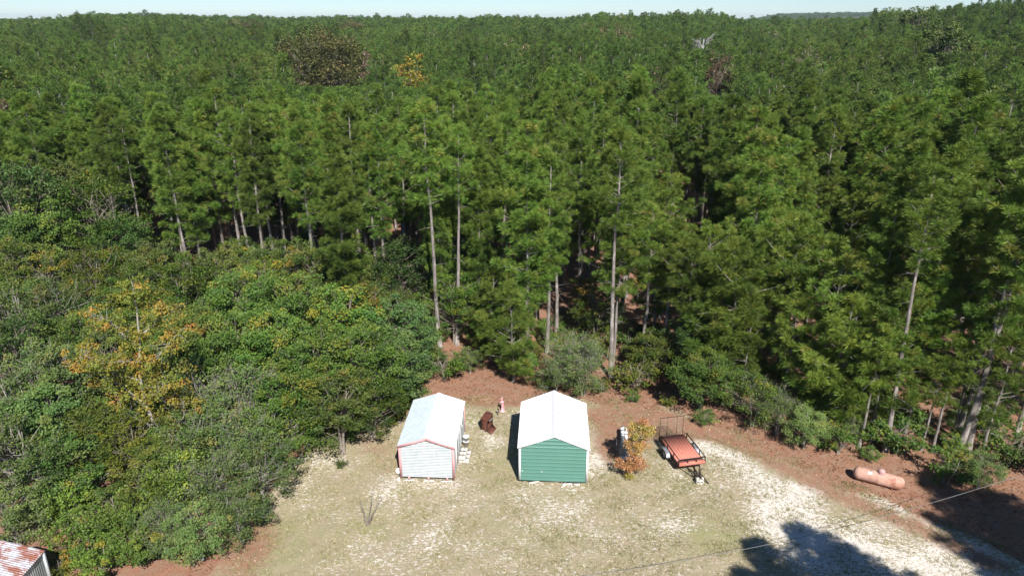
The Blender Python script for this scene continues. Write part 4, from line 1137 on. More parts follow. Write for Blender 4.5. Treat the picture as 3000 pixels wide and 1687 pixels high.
x, y = x[ok], y[ok]
PX.append(x); PY.append(y); PS.append(1 + r.normal(size=len(x)) * .1); PW.append(np.full(len(x), 2.6)); PI.append(r.integers(4, 7, len(x)))
PX, PY, PS, PW, PI = map(np.concatenate, (PX, PY, PS, PW, PI))
PZ = terrain(PX, PY)
print('forest instances', len(PX))
me = bpy.data.meshes.new('pine_forest')
me.vertices.add(len(PX)); me.vertices.foreach_set('co', np.column_stack([PX, PY, PZ]).astype(np.float32).ravel())
q = me.attributes.new('scl', 'FLOAT_VECTOR', 'POINT'); wv = np.sqrt(PS) * PW
q.data.foreach_set('vector', np.column_stack([wv, wv, PS]).astype(np.float32).ravel())
q = me.attributes.new('rot', 'FLOAT_VECTOR', 'POINT')
q.data.foreach_set('vector', np.column_stack([PX * 0, PX * 0, np.random.default_rng(5).uniform(0, 6.28, len(PX))]).astype(np.float32).ravel())
q = me.attributes.new('vid', 'INT', 'POINT'); q.data.foreach_set('value', PI.astype(np.int32))
forest = link('pine_forest', me); tag(forest, 'dense pine forest canopy stretching from the middle distance to the skyline', 'forest', kind='stuff')
ng = bpy.data.node_groups.new('forest_scatter', 'GeometryNodeTree')
ng.interface.new_socket('Geometry', in_out='INPUT', socket_type='NodeSocketGeometry')
ng.interface.new_socket('Geometry', in_out='OUTPUT', socket_type='NodeSocketGeometry')
gi, go = ng.nodes.new('NodeGroupInput'), ng.nodes.new('NodeGroupOutput')
iop = ng.nodes.new('GeometryNodeInstanceOnPoints'); ci = ng.nodes.new('GeometryNodeCollectionInfo')
ci.inputs['Collection'].default_value = proto_col
ci.inputs['Separate Children'].default_value = True; ci.inputs['Reset Children'].default_value = True


def named(nm, dt):
    n = ng.nodes.new('GeometryNodeInputNamedAttribute'); n.data_type = dt; n.inputs['Name'].default_value = nm
    return n.outputs['Attribute']


iop.inputs['Pick Instance'].default_value = True
ng.links.new(gi.outputs[0], iop.inputs['Points']); ng.links.new(ci.outputs[0], iop.inputs['Instance'])
ng.links.new(named('vid', 'INT'), iop.inputs['Instance Index'])
ng.links.new(named('rot', 'FLOAT_VECTOR'), iop.inputs['Rotation'])
ng.links.new(named('scl', 'FLOAT_VECTOR'), iop.inputs['Scale'])
ng.links.new(iop.outputs[0], go.inputs[0])
md = forest.modifiers.new('scatter', 'NODES'); md.node_group = ng

# ------------------------------------------------------------------ haze
def build_haze():
    g_ = bpy.data.objects['ground']
    xs_ = [c[0] for c in g_.bound_box]; ys_ = [c[1] for c in g_.bound_box]; zs_ = [c[2] for c in g_.bound_box]
    x0, x1, y0, y1, z0_, z1_ = min(xs_) - 20, max(xs_) + 20, min(ys_) - 20, max(ys_) + 20, min(zs_) - 1.2, max(zs_) + 24
    b = MB(); b.box(((x0 + x1) / 2, (y0 + y1) / 2, (z0_ + z1_) / 2), (x1 - x0, y1 - y0, z1_ - z0_))
    m, nt, out = new_mat('haze_air')
    pv = nt.nodes.new('ShaderNodeVolumePrincipled')
    pv.inputs['Color'].default_value = (.70, .86, 1.0, 1); pv.inputs['Density'].default_value = HAZE; pv.inputs['Anisotropy'].default_value = .1
    nt.links.new(pv.outputs[0], out.inputs['Volume'])
    tag(b.obj('haze', m), 'thin pale air haze over the whole woodland', 'haze', kind='stuff')


HAZE = .00009
build_haze()

# ------------------------------------------------------------------ sheds
def ribbed(W, L, pitch, prof, horizontal=True):
    pass


def rib_profile(length, pitch, kind):
    """list of (s, out) along the sheet, across its ribs"""
    p = []
    if kind == 'rib':
        s = 0.0
        while s < length:
            for a, o in ((0, .0), (.012, .028), (.035, .028), (.070, 0), (.12, 0), (.125, .003), (.14, .003), (.145, 0), (.19, 0), (.195, .003), (.21, .003), (.215, 0)):
                q = s + a * pitch / .2286
                if q < length: p.append((q, o))
            s += pitch
    else:
        n = int(length / pitch * 6) + 1
        for i in range(n + 1):
            s = min(length, i * pitch / 6); p.append((s, (.013 if pitch < .12 else .010) * math.sin(s / pitch * 2 * math.pi)))
    if p[-1][0] < length - 1e-4: p.append((length, p[-1][1]))
    return p


def gable_sheet(W, z0, he, hr, pitch, kind, sgn=-1.0):
    """gable wall in the plane y=0, ribs horizontal, facing sgn*y"""
    b = MB(); prof = rib_profile(hr - z0 - .02, pitch, kind); V = []
    for s, o in prof:
        z = z0 + s
        w = W / 2 if z < he else W / 2 * max(.0, (hr - z) / (hr - he))
        V += [(-w, sgn * o, z), (w, sgn * o, z)]
    k = len(prof)
    b.add(V, [(2 * i, 2 * i + 1, 2 * i + 3, 2 * i + 2) for i in range(k - 1)])
    return b


def wall_sheet(L, z0, he, pitch, kind, sgn, x):
    """long side wall in the plane x, from y=0 to y=L, ribs horizontal"""
    b = MB(); prof = rib_profile(he - z0, pitch, kind); V = []
    for s, o in prof: V += [(x + sgn * o, 0, z0 + s), (x + sgn * o, L, z0 + s)]
    b.add(V, [(2 * i, 2 * i + 1, 2 * i + 3, 2 * i + 2) for i in range(len(prof) - 1)])
    return b


def roof_sheet(W, L, he, hr, ov, of, pitch, kind, sgn, th=.012, lift=.03):
    """one slope; ribs run from ridge to eave"""
    b = MB(); prof = rib_profile(L + 2 * of, pitch, kind); V = []
    sl = (hr - he) / (W / 2); nrm = np.array([sgn * sl, 0, 1]) / math.hypot(sl, 1)
    for s, o in prof:
        y = -of + s
        a = np.array([sgn * .01, y, hr + lift]) + nrm * (o - .012); e = np.array([sgn * (W / 2 + ov), y, he - sl * ov + lift]) + nrm * o
        V += [a, e]
    k = len(prof); top = [(2 * i, 2 * i + 1, 2 * i + 3, 2 * i + 2) for i in range(k - 1)]
    b.add(V, top)
    V2 = np.array(V) - nrm * th
    b.add(V2, top)
    # closing edges
    n0 = b.n; A = np.array(V)
    for i0, i1 in ((0, 1), (2 * k - 2, 2 * k - 1)):
        b.add([A[i0], A[i1], V2[i1], V2[i0]], [(0, 1, 2, 3)])
    ev = [j for i in range(k) for j in (A[2 * i + 1], V2[2 * i + 1])]
    b.add(ev, [(2 * i, 2 * i + 1, 2 * i + 3, 2 * i + 2) for i in range(k - 1)])
    return b


GROUP_BLOCK = 'grey concrete blocks around the sheds and trailer'
blk = {}


def block_mesh():
    """hollow two-core concrete block lying with its cores facing along y: .39 x .19 x .19, origin at base centre"""
    b = MB(); L_, W_, H_ = .39, .19, .19; t = .032
    b.box((0, 0, t / 2), (L_, W_, t)); b.box((0, 0, H_ - t / 2), (L_, W_, t))
    for x in (-L_ / 2 + t / 2, 0, L_ / 2 - t / 2): b.box((x, 0, H_ / 2), (t, W_ - .002, H_ - 2 * t))
    return b


blk['a'] = block_mesh().mesh('concrete_block', M['concrete']); blk['w'] = block_mesh().mesh('concrete_block_white', M['concrete_white'])


def block(x, y, z, rz, label, m='a', tilt=0.0, group=GROUP_BLOCK, s=1.0):
    o = link('concrete_block', blk[m], None, (x, y, z), (tilt, 0, rz), (s, s, s)); return tag(o, label, 'concrete block', group)


def loc2w(cx, cyy, yaw, x, y): return cx + x * math.cos(yaw) - y * math.sin(yaw), cyy + x * math.sin(yaw) + y * math.cos(yaw)


def rake(b, W, he, hr, ov, y, w, d, lift=.0):
    sl = (hr - he) / (W / 2)
    for s in (-1, 1):
        a = (0, y, hr + lift - w / 2); e = (s * (W / 2 + ov), y, he - sl * ov + lift - w / 2)
        b.bar(a, e, d, w)


# --- green shed
gx, gy, gyaw, W, L, z0, he, hr = 2.258, 32.602, -.053, 3.668, 4.818, .21, 2.30, 3.06
g = empty('green_shed', (gx, gy, 0), gyaw, 'green metal shed with bright white gable roof and white corner trim on concrete blocks', 'shed')
gable_sheet(W, z0, he, hr, .2286, 'rib', -1).obj('front_wall', M['green_metal'], g)
gable_sheet(W, z0, he, hr, .2286, 'rib', 1).obj('back_wall', M['green_metal'], g, loc=(0, L, 0))
wall_sheet(L, z0, he, .2286, 'rib', -1, -W / 2).obj('side_wall', M['green_metal'], g)
wall_sheet(L, z0, he, .2286, 'rib', 1, W / 2).obj('side_wall', M['green_metal'], g)
for sx in (-1, 1):
    roof_sheet(W, L, he, hr, .13, .06, .2286, 'rib', sx).obj('roof_panel', M['white_paint'], g)
    for yy in (-.028, L + .028):
        b = MB(); b.box((sx * (W / 2 + .004), yy, (z0 + he) / 2 - .02), (.11, .03, he - z0 - .02)); b.box((sx * (W / 2 + .035), yy + (.05 if yy < 1 else -.05), (z0 + he) / 2 - .02), (.03, .08, he - z0 - .02))
        b.obj('corner_trim', M['white_trim'], g)
sl = (hr - he) / (W / 2)
b = MB()
b.add([(-.16, -.07, hr + .055 - .16 * sl), (-.02, -.07, hr + .056), (-.012, -.07, hr + .075), (.012, -.07, hr + .075), (.02, -.07, hr + .056), (.16, -.07, hr + .055 - .16 * sl),
       (-.16, L + .07, hr + .055 - .16 * sl), (-.02, L + .07, hr + .056), (-.012, L + .07, hr + .075), (.012, L + .07, hr + .075), (.02, L + .07, hr + .056), (.16, L + .07, hr + .055 - .16 * sl)],
      [(i, i + 1, i + 7, i + 6) for i in range(5)])
b.obj('ridge_cap', M['white_trim'], g)
for yy in (-.045, L + .045):
    b = MB(); rake(b, W, he, hr, .12, yy, .09, .03, .035); b.obj('rake_trim', M['white_trim'], g)
b = MB(); b.box((0, L / 2, z0 - .035), (W - .06, L - .06, .06))
for xx in (-1.35, -.45, .45, 1.35): b.box((xx, L / 2, z0 - .10), (.09, L - .1, .07))
b.obj('floor_frame', M['wood'], g)
MB().box((0, -.03, z0 - .01), (W - .12, .02, .03)).obj('base_trim', M['green_metal'], g)
for xx, zz in ((-.63, .78), (-1.70, .80)): MB().box((xx, -.03, zz), (.07, .02, .035)).obj('latch_plate', M['white_trim'], g)
for i, (xx, yy, rz, lab) in enumerate([(-1.15, -.05, .1, 'block under the front wall of the green shed, left'), (-.92, .08, 0, 'block just right of the left one under the green shed front, set back'),
                                      (.62, -.10, 1.2, 'slanting block in front of the green shed floor, right of the middle'), (.86, -.06, .05, 'block under the green shed front, left of the right-hand pair'),
                                      (1.02, -.12, 0, 'pale block at the right under the green shed front'), (-1.15, L - .3, 0, 'block under the back left corner of the green shed'), (1.1, L - .3, 0, 'block under the back right corner of the green shed')]):
    x, y = loc2w(gx, gy, gyaw, xx, yy)
    if i == 4: x, y = loc2w(gx, gy, gyaw, 1.3, -.08)
    block(x, y, -.08, gyaw + rz, 'concrete ' + lab, s=.88)

# --- silver shed
sx0, sy0, syaw, W, L, z0, he, hr = -4.686, 32.90, -.053, 2.981, 4.85, .21, 2.24, 2.74
s = empty('silver_shed', (sx0, sy0, 0), syaw, 'silver corrugated metal shed with faded pink trim and low gable roof on blocks', 'shed')
gable_sheet(W, z0, he, hr - .02, .10, 'cor', -1).obj('front_wall', M['galv'], s)
gable_sheet(W, z0, he, hr - .02, .10, 'cor', 1).obj('back_wall', M['galv'], s, loc=(0, L, 0))
wall_sheet(L, z0, he, .10, 'cor', -1, -W / 2).obj('side_wall', M['galv'], s)
wall_sheet(L, z0, he, .10, 'cor', 1, W / 2).obj('side_wall', M['galv'], s)
roof_sheet(W, L, he, hr, .10, .05, .15, 'cor', -1).obj('roof_panel', M['galv_worn_dim'], s)['label'] = 'weathered left roof slope, painted greyer for its weaker sun'
roof_sheet(W, L, he, hr, .10, .05, .15, 'cor', 1).obj('roof_panel', M['galv_sunlit'], s)
b = MB(); sl = (hr - he) / (W / 2)
b.add([(-.12, -.05, hr + .048 - .12 * sl), (0, -.05, hr + .052), (.12, -.05, hr + .048 - .12 * sl), (-.12, L + .05, hr + .048 - .12 * sl), (0, L + .05, hr + .052), (.12, L + .05, hr + .048 - .12 * sl)], [(0, 1, 4, 3), (1, 2, 5, 4)])
b.obj('ridge_cap', M['galv_sunlit'], s)
for yy in (-.06, L + .06):
    b = MB(); rake(b, W, he, hr, .10, yy, .15, .035, .02); b.obj('rake_trim', M['pink'], s)
for sx in (-1, 1):
    for yy in (-.03, L + .03):
        b = MB(); b.box((sx * (W / 2 - .02), yy, (z0 + he) / 2 - .05), (.14, .03, he - z0 + .04)); b.obj('corner_trim', M['pink'], s)
    MB().box((sx * (W / 2 + .09), L / 2, he - .06), (.03, L, .07)).obj('eave_trim', M['white_trim'], s)
b = MB(); b.box((0, L / 2, z0 - .03), (W - .04, L - .04, .05))
for xx in (-1.1, 0, 1.1): b.box((xx, L / 2, z0 - .095), (.09, L - .1, .07))
b.obj('floor_frame', M['wood'], s)
for xx in (-1.02, .06, 1.10): MB().box((xx, -.06, z0 - .03), (.10, .09, .13)).obj('skid_end', M['pink'], s)
x1 = W / 2 + .018
d_ = MB().box((x1, 1.35, 1.2), (.03, .85, 1.85)).obj('door', M['galv'], s)
kn = MB(); kn.lathe([(.0, 0), (.035, .0), (.045, .03), (.03, .06), (0, .065)], 10, (x1 + .012, 1.05, 1.25), Matrix.Rotation(math.pi / 2, 4, 'Y')); kn.obj('handle', M['tread'], d_)
for yy in (.89, 1.81): MB().box((x1, yy, 1.2), (.05, .05, 1.95)).obj('door_trim', M['white_trim'], s)
wdo = MB().box((x1 - .004, 3.75, 1.55), (.03, .5, .6)).obj('window', M['dark'], s)
fr = MB()
for yy in (3.48, 4.02): fr.box((x1 + .006, yy, 1.55), (.04, .05, .7))
for zz in (1.23, 1.87): fr.box((x1 + .006, 3.75, zz), (.04, .5, .05))
fr.obj('frame', M['white_trim'], wdo)
MB().box((x1, 2.75, 1.22), (.03, .06, 1.95)).obj('door_trim', M['white_trim'], s)
for xx, yy, rz, lab in [(-1.15, -.12, .05, 'leftmost block of the front row under the silver shed'), (-.88, -.10, -.05, 'second block from the left under the silver shed front'),
                        (-.05, -.10, .4, 'block left of the middle skid under the silver shed front'), (.22, -.12, -.05, 'block right of the middle skid under the silver shed front'),
                        (.92, -.13, .1, 'block left of the right-hand skid under the silver shed front'), (1.22, -.10, 0, 'rightmost block of the front row under the silver shed'),
                        (-1.62, .05, 1.45, 'mossy block lying just left of the silver shed front corner'), (1.1, L - .3, 0, 'block under the back right corner of the silver shed'), (-1.1, L - .3, 0, 'block under the back left corner of the silver shed')]:
    x, y = loc2w(sx0, sy0, syaw, xx, yy); block(x, y, -.07, syaw + rz, 'concrete ' + lab, s=.85)
# heap of sheet-metal scrap / pail at the left wall
x, y = loc2w(sx0, sy0, syaw, -W / 2 - .22, .62)
b = MB(); b.lathe([(0, 0), (.13, 0), (.16, .30), (.165, .31), (.15, .31), (.12, .04), (0, .04)], 14, M=Matrix.Rotation(.9, 4, 'X'))
b.obj('pail', M['plate'], loc=(x, y, .10)); tag(bpy.data.objects['pail'], 'light metal pail tipped over against the left wall of the silver shed', 'pail')

# concrete block step beside the silver shed (two rows, left two columns doubled)
cx_, cy_ = -2.80, 34.45
for i in range(3):
    for j in range(3):
        for k in range(2 if j < 2 else 1):
            x, y = loc2w(cx_, cy_, -.09, -.20 + j * .194, .2 + i * .393)
            block(x, y, .002 + k * .192, -.09 + math.pi / 2 + random.gauss(0, .004), 'concrete block in silver shed step, %s row, %s column, %s layer' % (
                ('front', 'middle', 'back')[i], ('wall-side', 'centre', 'outer')[j], ('bottom', 'top')[k] if j < 2 else 'only'), 'a')

# two stacked white buckets by the side wall
for k, (zz, lab) in enumerate(((0, 'lower white plastic bucket by the side wall of the silver shed'), (.33, 'upper white lidded bucket stacked by the side wall of the silver shed'))):
    r_ = empty('bucket', (-2.77 + .01 * k, 36.35, zz + .002 * k), .3 * k, lab, 'bucket', 'stacked white buckets')
    MB().lathe([(0, 0), (.165, 0), (.185, .30), (.195, .30), (.195, .315), (.18, .32), (0, .32)] if not k else [(0, .0), (.155, .0), (.175, .26), (.18, .26), (.18, .28), (0, .28)], 20, mi=0).obj('body', M['bucket'], r_)
    if k: MB().lathe([(0, .285), (.195, .285), (.195, .315), (.17, .325), (0, .325)], 20).obj('lid', M['bucket'], r_)

# rusty stove
st = empty('box_stove', (-1.56, 37.62, 0), .0, 'rusty brown metal box stove with its door open, on blocks between the sheds', 'stove'); st.scale = (1.12, 1.12, 1.12)
uu = np.array([-.74, .66]); uu = uu / np.linalg.norm(uu); vv = np.array([.36, .93]); vv /= np.linalg.norm(vv)
ang = math.atan2(vv[1], vv[0]) - math.pi / 2
def stp(a, b_, z): q = uu * a + vv * b_; return (q[0], q[1], z)
def prism(b, pts2, z0_, z1_):
    n = len(pts2); V = [(*p, z0_) for p in pts2] + [(*p, z1_) for p in pts2]
    b.add(V, [(i, (i + 1) % n, n + (i + 1) % n, n + i) for i in range(n)]); b.add(V[n:], [tuple(range(n))]); b.add(V[:n], [tuple(range(n))[::-1]])
def quadp(a0, a1, b0, b1): return [tuple(uu * a0 + vv * b0), tuple(uu * a1 + vv * b0), tuple(uu * a1 + vv * b1), tuple(uu * a0 + vv * b1)]
b = MB(); prism(b, quadp(.02, .44, 0, .03), .12, .78); prism(b, quadp(.41, .44, 0, .84), .12, .78); prism(b, quadp(.02, .44, .81, .84), .12, .78)
prism(b, quadp(.02, .44, 0, .84), .10, .14); prism(b, quadp(.30, .32, .03, .81), .14, .74); b.obj('firebox', M['rust'], st)
b = MB(); prism(b, quadp(-.02, .47, -.03, .88), .78, .80); prism(b, quadp(-.02, .0, -.03, .88), .74, .78); b.obj('top_plate', M['rust'], st)
b = MB(); b.tube([stp(.35, .62, .80), stp(.35, .62, .83)], .07, 12); b.tube([stp(.18, .7, .80), stp(.18, .7, .83)], .06, 12); b.obj('burner_ring', M['rust_dark'], st)
b = MB(); prism(b, quadp(-.03, .0, .02, .82), .14, .20); prism(b, quadp(-.03, .0, .02, .10), .14, .74); prism(b, quadp(-.03, .0, .74, .82), .14, .74); b.obj('door_frame', M['rust_dark'], st)
b = MB()
q0, q1 = uu * -.03 + vv * .05, uu * -.40 + vv * .05
b.add([(*(uu * -.03 + vv * .04), .13), (*(uu * -.03 + vv * .80), .13), (*(uu * -.34 + vv * .74), .045), (*(uu * -.34 + vv * .08), .045),
       (*(uu * -.03 + vv * .04), .15), (*(uu * -.03 + vv * .80), .15), (*(uu * -.34 + vv * .74), .065), (*(uu * -.34 + vv * .08), .065)], [(0, 3, 2, 1), (4, 5, 6, 7), (0, 1, 5, 4), (1, 2, 6, 5), (2, 3, 7, 6), (3, 0, 4, 7)])
dr = b.obj('door', M['rust'], st)
b = MB(); b.bar(stp(-.04, .30, .64), stp(-.04, .52, .64), .03); b.bar(stp(-.06, .45, .60), stp(-.06, .66, .66), .04); b.obj('handle', M['steel_worn'], st)
x, y = -1.56 + (uu * .25 + vv * .10)[0], 37.62 + (uu * .25 + vv * .10)[1]
block(x, y, -.085, ang, 'concrete block under the front end of the rusty stove', 'a')
x, y = -1.56 + (uu * .25 + vv * .72)[0], 37.62 + (uu * .25 + vv * .72)[1]
block(x, y, -.085, ang, 'concrete block under the back end of the rusty stove', 'a')
block(-1.50, 39.35, 0, .5 * math.pi + .1, 'lower pale concrete block standing behind the rusty stove', 'w')
block(-1.46, 39.40, .193, .5 * math.pi - .15, 'upper pale concrete block stacked behind the rusty stove', 'w')

# pink pump
pu = empty('water_pump', (-.65, 40.30, 0), 0, 'pink painted upright hand water pump on the red straw between the sheds', 'pump')
MB().lathe([(0, 0), (.17, 0), (.17, .03), (.07, .05), (.06, .06), (.06, .62), (.085, .64), (.085, .67), (0, .67)], 14).obj('body', M['pump_pink'], pu)
MB().lathe([(0, .67), (.13, .67), (.13, .715), (.06, .73), (.05, .74), (0, .74)], 14).obj('cap', M['pump_pink'], pu)
MB().tube([(0, 0, .72), (0, 0, 1.0), (.0, .0, 1.04)], [.028, .026, .02], 8).obj('rod', M['pump_pink'], pu)
MB().tube([(.10, -.02, .04), (.12, -.02, .30), (.10, -.02, .55), (.03, 0, .60)], .018, 6).obj('handle', M['pump_pink'], pu)
MB().tube([(0, -.05, .50), (0, -.15, .50), (0, -.19, .44)], [.03, .028, .026], 8).obj('spout', M['pump_pink'], pu)
fa = empty('standpipe', (-.90, 39.75, 0), 0, 'small black garden tap on a thin post in front of the pink pump', 'tap')
MB().tube([(0, 0, -.05), (0, 0, .42)], .022, 8).obj('post', M['steel_dark'], fa)
MB().tube([(0, 0, .36), (.02, -.08, .36), (.02, -.10, .30)], .026, 8).obj('spout', M['steel_dark'], fa)
MB().box((0, 0, .46), (.10, .10, .07)).obj('handle', M['steel_dark'], fa)

# pile of pale blocks beside the orange sapling
rr = random.Random(4); pile0 = np.array([6.52, 35.0]); pdir = np.array([.47, 3.2]); pl = np.linalg.norm(pdir); pdir /= pl; pn = np.array([pdir[1], -pdir[0]]); pang = math.atan2(pdir[1], pdir[0])
words = ['nearest', 'second', 'third', 'fourth', 'fifth', 'sixth', 'seventh', 'farthest']
for i in range(8):
    top = [1, 1, 2, 2, 3, 3, 3, 1][i]
    for k in range(top):
        for j in (0, 1):
            if rr.random() < .1 and k == top - 1 and k > 0: continue
            if i == 7 and j == 0: continue
            q = pile0 + pdir * (i * .397 + rr.gauss(0, .006)) + pn * ((j - .5) * .20 + rr.gauss(0, .006))
            block(q[0], q[1], k * .193 + .001, pang + rr.gauss(0, .05 + .05 * (k > 0)), 'whitish block, pile by orange sapling, %s row, %s side, course %s up' % (words[i], ('left', 'right')[j], ('one', 'two', 'three')[k]), 'w')

# fallen orange sapling (three lobes of foliage leaning right)
def sapling():
    r = np.random.default_rng(12); tr, cr = MB(), MB()
    tr.tube([(0, 0, -.2), (.03, 0, .6), (.18, .05, 1.5), (.35, .05, 2.4), (.6, 0, 3.5)], [.045, .04, .032, .022, .008], 6)
    C_ = []
    for c, rd, n, t in (((.30, -.1, .95), (.95, .6, .36), 52, .75), ((.62, .1, 2.0), (.66, .5, .46), 40, .5), ((.72, .1, 3.0), (.72, .5, .50), 50, .18), ((.25, -.3, .35), (.25, .2, .15), 5, .0), ((.85, .2, 3.5), (.4, .3, .2), 10, .8), ((.55, 0, 1.4), (.35, .4, .3), 10, .8)):
        c = np.array(c)
        for q in unit(n, r) * (r.random(n) ** .4)[:, None] * np.array(rd) + c:
            C_.append((*q, t)); a = np.array([np.interp(q[2] * .8, [0, 1.5, 3.5], [0, .18, .6]), 0, q[2] * .8])
            tr.tube([a, (a + q) / 2, q], [.012, .008, .004], 3, cap=False)
    C_ = np.array(C_)
    leaves(cr, C_[:, :3], .21, 52, .078, C_[:, 3] + r.normal(size=len(C_)) * .12, r, up=.45)
    plant('sapling', tree_pair('orange_sapling', tr, cr, M['bark_brown'], M['leaf_red']), (6.27, 33.23, 0), 0, 1, 'small sapling with three lobes of bright orange-red leaves beside the block pile', 'tree', None)
    # bare twig bush
    b = MB()
    for i in range(26):
        az = r.random() * 6.28; L_ = r.uniform(.9, 1.9); sp = r.uniform(.15, .75)
        e = np.array([math.cos(az) * sp * .9, math.sin(az) * sp * .7, L_ * .85]); m_ = e * .5 + r.normal(size=3) * .05
        b.tube([(0, 0, -.1), m_, e], [.018, .011, .004], 4, cap=False)
        for _ in range(4):
            p = m_ + (e - m_) * r.random(); b.tube([p, p + unit(1, r)[0] * .25 + [0, 0, .12]], [.007, .003], 3, cap=False)
    rt = empty('bare_bush', (6.42, 35.0, 0), 0, 'leafless grey twig bush growing against the near end of the block pile', 'bush')
    b.obj('twigs', M['bark_dead'], rt)
    # dead little shrub on the lawn
    b = MB()
    for i in range(14):
        az = r.random() * 6.28; h_ = r.uniform(.35, .75); sp = r.uniform(.1, .42)
        e = np.array([math.cos(az) * sp, math.sin(az) * sp, h_])
        b.tube([(0, 0, -.05), e * .55 + r.normal(size=3) * .03, e], [.028, .022, .006], 4)
    for e in ((-.35, .2, 1.75), (.40, .3, 2.15), (.85, .3, 1.9)):
        e = np.array(e); b.tube([(0, 0, .1), e * .5 + [.02, 0, .02], e], [.026, .016, .006], 5)
        for _ in range(5):
            p = e * r.uniform(.4, .95); b.tube([p, p + unit(1, r)[0] * .22 + [0, 0, .1]], [.009, .004], 3, cap=False)
    x, y = at(924, 1322)
    rt = empty('dead_shrub', (x, y, 0), 0, 'small dead grey shrub with three long bare stems on the lawn', 'bush')
    b.obj('stems', M['bark_brown'], rt)
    # golden sapling behind the grey trunks
    tr, cr = MB(), MB(); tr.tube([(0, 0, -.1), (.05, 0, 1.4), (0, .1, 2.6)], [.03, .022, .01], 5)
    leaves(cr, np.array([0, 0, 2.5]) + unit(14, r) * .35, .22, 22, .12, np.full(14, .5), r)
    x, y = at(1604, 735, 2.5)
    plant('sapling', tree_pair('gold_sapling', tr, cr, M['bark_brown'], M['leaf_gold']), (x, y, 0), 0, 1.3, 'small golden-yellow leaved sapling beside the flat-topped pine trunk', 'tree', None)


sapling()

# ------------------------------------------------------------------ trailer
tl = empty('utility_trailer', (9.84, 35.02, 0), .205, 'open utility trailer with faded red plank deck, dark rails and raised ramp gate', 'trailer')
TW, TL, TZ = 1.50, 2.85, .60
nb = 8
for i in range(nb):
    w_ = TW / nb
    b = MB(); b.box((-TW / 2 + w_ * (i + .5), rr.gauss(0, .008), TZ + rr.gauss(0, .003)), (w_ - .012, TL, .04)); b.obj('plank', M['red_board'], tl)
MB().box((0, -TL / 2 + .10, TZ + .05), (TW + .05, .22, .03)).obj('front_board', M['red_board'], tl)
MB().box((0, -TL / 2 - .03, TZ - .02), (TW + .05, .03, .13)).obj('front_board', M['red_board'], tl)
b = MB()
for sx in (-1, 1): b.bar((sx * (TW / 2 + .03), -TL / 2, TZ - .04), (sx * (TW / 2 + .03), TL / 2, TZ - .04), .05, .09)
for yy in np.linspace(-TL / 2 + .05, TL / 2 - .05, 5): b.bar((-TW / 2, yy, TZ - .06), (TW / 2, yy, TZ - .06), .05, .07)
b.obj('chassis', M['steel_dark'], tl)
RZ = TZ + .32
for sx in (-1, 1):
    x_ = sx * (TW / 2 + .04)
    b = MB(); b.bar((x_, -TL / 2, RZ), (x_, TL / 2 - .35, RZ), .045); b.bar((x_, TL / 2 - .35, RZ), (x_, TL / 2 - .02, TZ + .06), .04); b.obj('side_rail', M['steel_dark'], tl)
    for yy in (-TL / 2 + .02, -TL / 2 + .75, TL / 2 - 1.25, TL / 2 - .4): MB().bar((x_, yy, TZ - .05), (x_, yy, RZ), .045).obj('post', M['steel_dark'], tl)
b = MB(); b.bar((-TW / 2 - .04, -TL / 2 + .02, RZ), (TW / 2 + .04, -TL / 2 + .02, RZ), .045); b.obj('front_rail', M['steel_dark'], tl)
for xx in (-.26, .26): MB().bar((xx, -TL / 2 + .02, TZ), (xx, -TL / 2 + .02, RZ), .045).obj('post', M['steel_dark'], tl)
# ramp gate: upright frame with expanded mesh
gt = empty('ramp_gate', (0, 0, 0)); gt.parent = tl
bpy.data.objects.remove(gt)
b = MB(); y_ = TL / 2 + .06; gh = 1.28
for xx in (-TW / 2 + .02, -TW / 2 + .46, TW / 2 - .42, TW / 2 - .02): b.bar((xx, y_, TZ - .05), (xx, y_ + .02, TZ + gh), .026)
for zz in (TZ, TZ + gh): b.bar((-TW / 2, y_, zz), (TW / 2, y_, zz), .026)
gate = b.obj('ramp_gate', M['steel_dark'], tl)
b = MB(); st_ = .075
n = int((TW + gh) / st_)
for sgn in (-1, 1):
    for i in range(n):
        a = -TW / 2 + i * st_ - (gh if sgn > 0 else 0) + (0 if sgn > 0 else 0)
        x0, z0_ = a, TZ
        x1_, z1_ = a + gh, TZ + gh
        if sgn < 0: x0, x1_ = -x0 - gh + gh * 0, -x1_ + 0
        if sgn < 0: x0, x1_ = TW / 2 - i * st_ + gh, TW / 2 - i * st_
        # clip to the frame
        def clipx(xa, za, xb, zb):
            lo, hi = 0.0, 1.0; dx = xb - xa
            for bound, s_ in ((-TW / 2, 1), (TW / 2, -1)):
                p_, q_ = -s_ * dx, s_ * (xa - bound)
                if abs(p_) < 1e-9: continue
                t = q_ / p_
                if p_ < 0: lo = max(lo, t)
                else: hi = min(hi, t)
            return (None if lo >= hi else (xa + dx * lo, za + (zb - za) * lo, xa + dx * hi, za + (zb - za) * hi))
        c = clipx(x0, z0_, x1_, z1_)
        if c: b.bar((c[0], y_ + sgn * .002, c[1]), (c[2], y_ + sgn * .002, c[3]), .007)
b.obj('mesh_panel', M['mesh_rust'], gate)
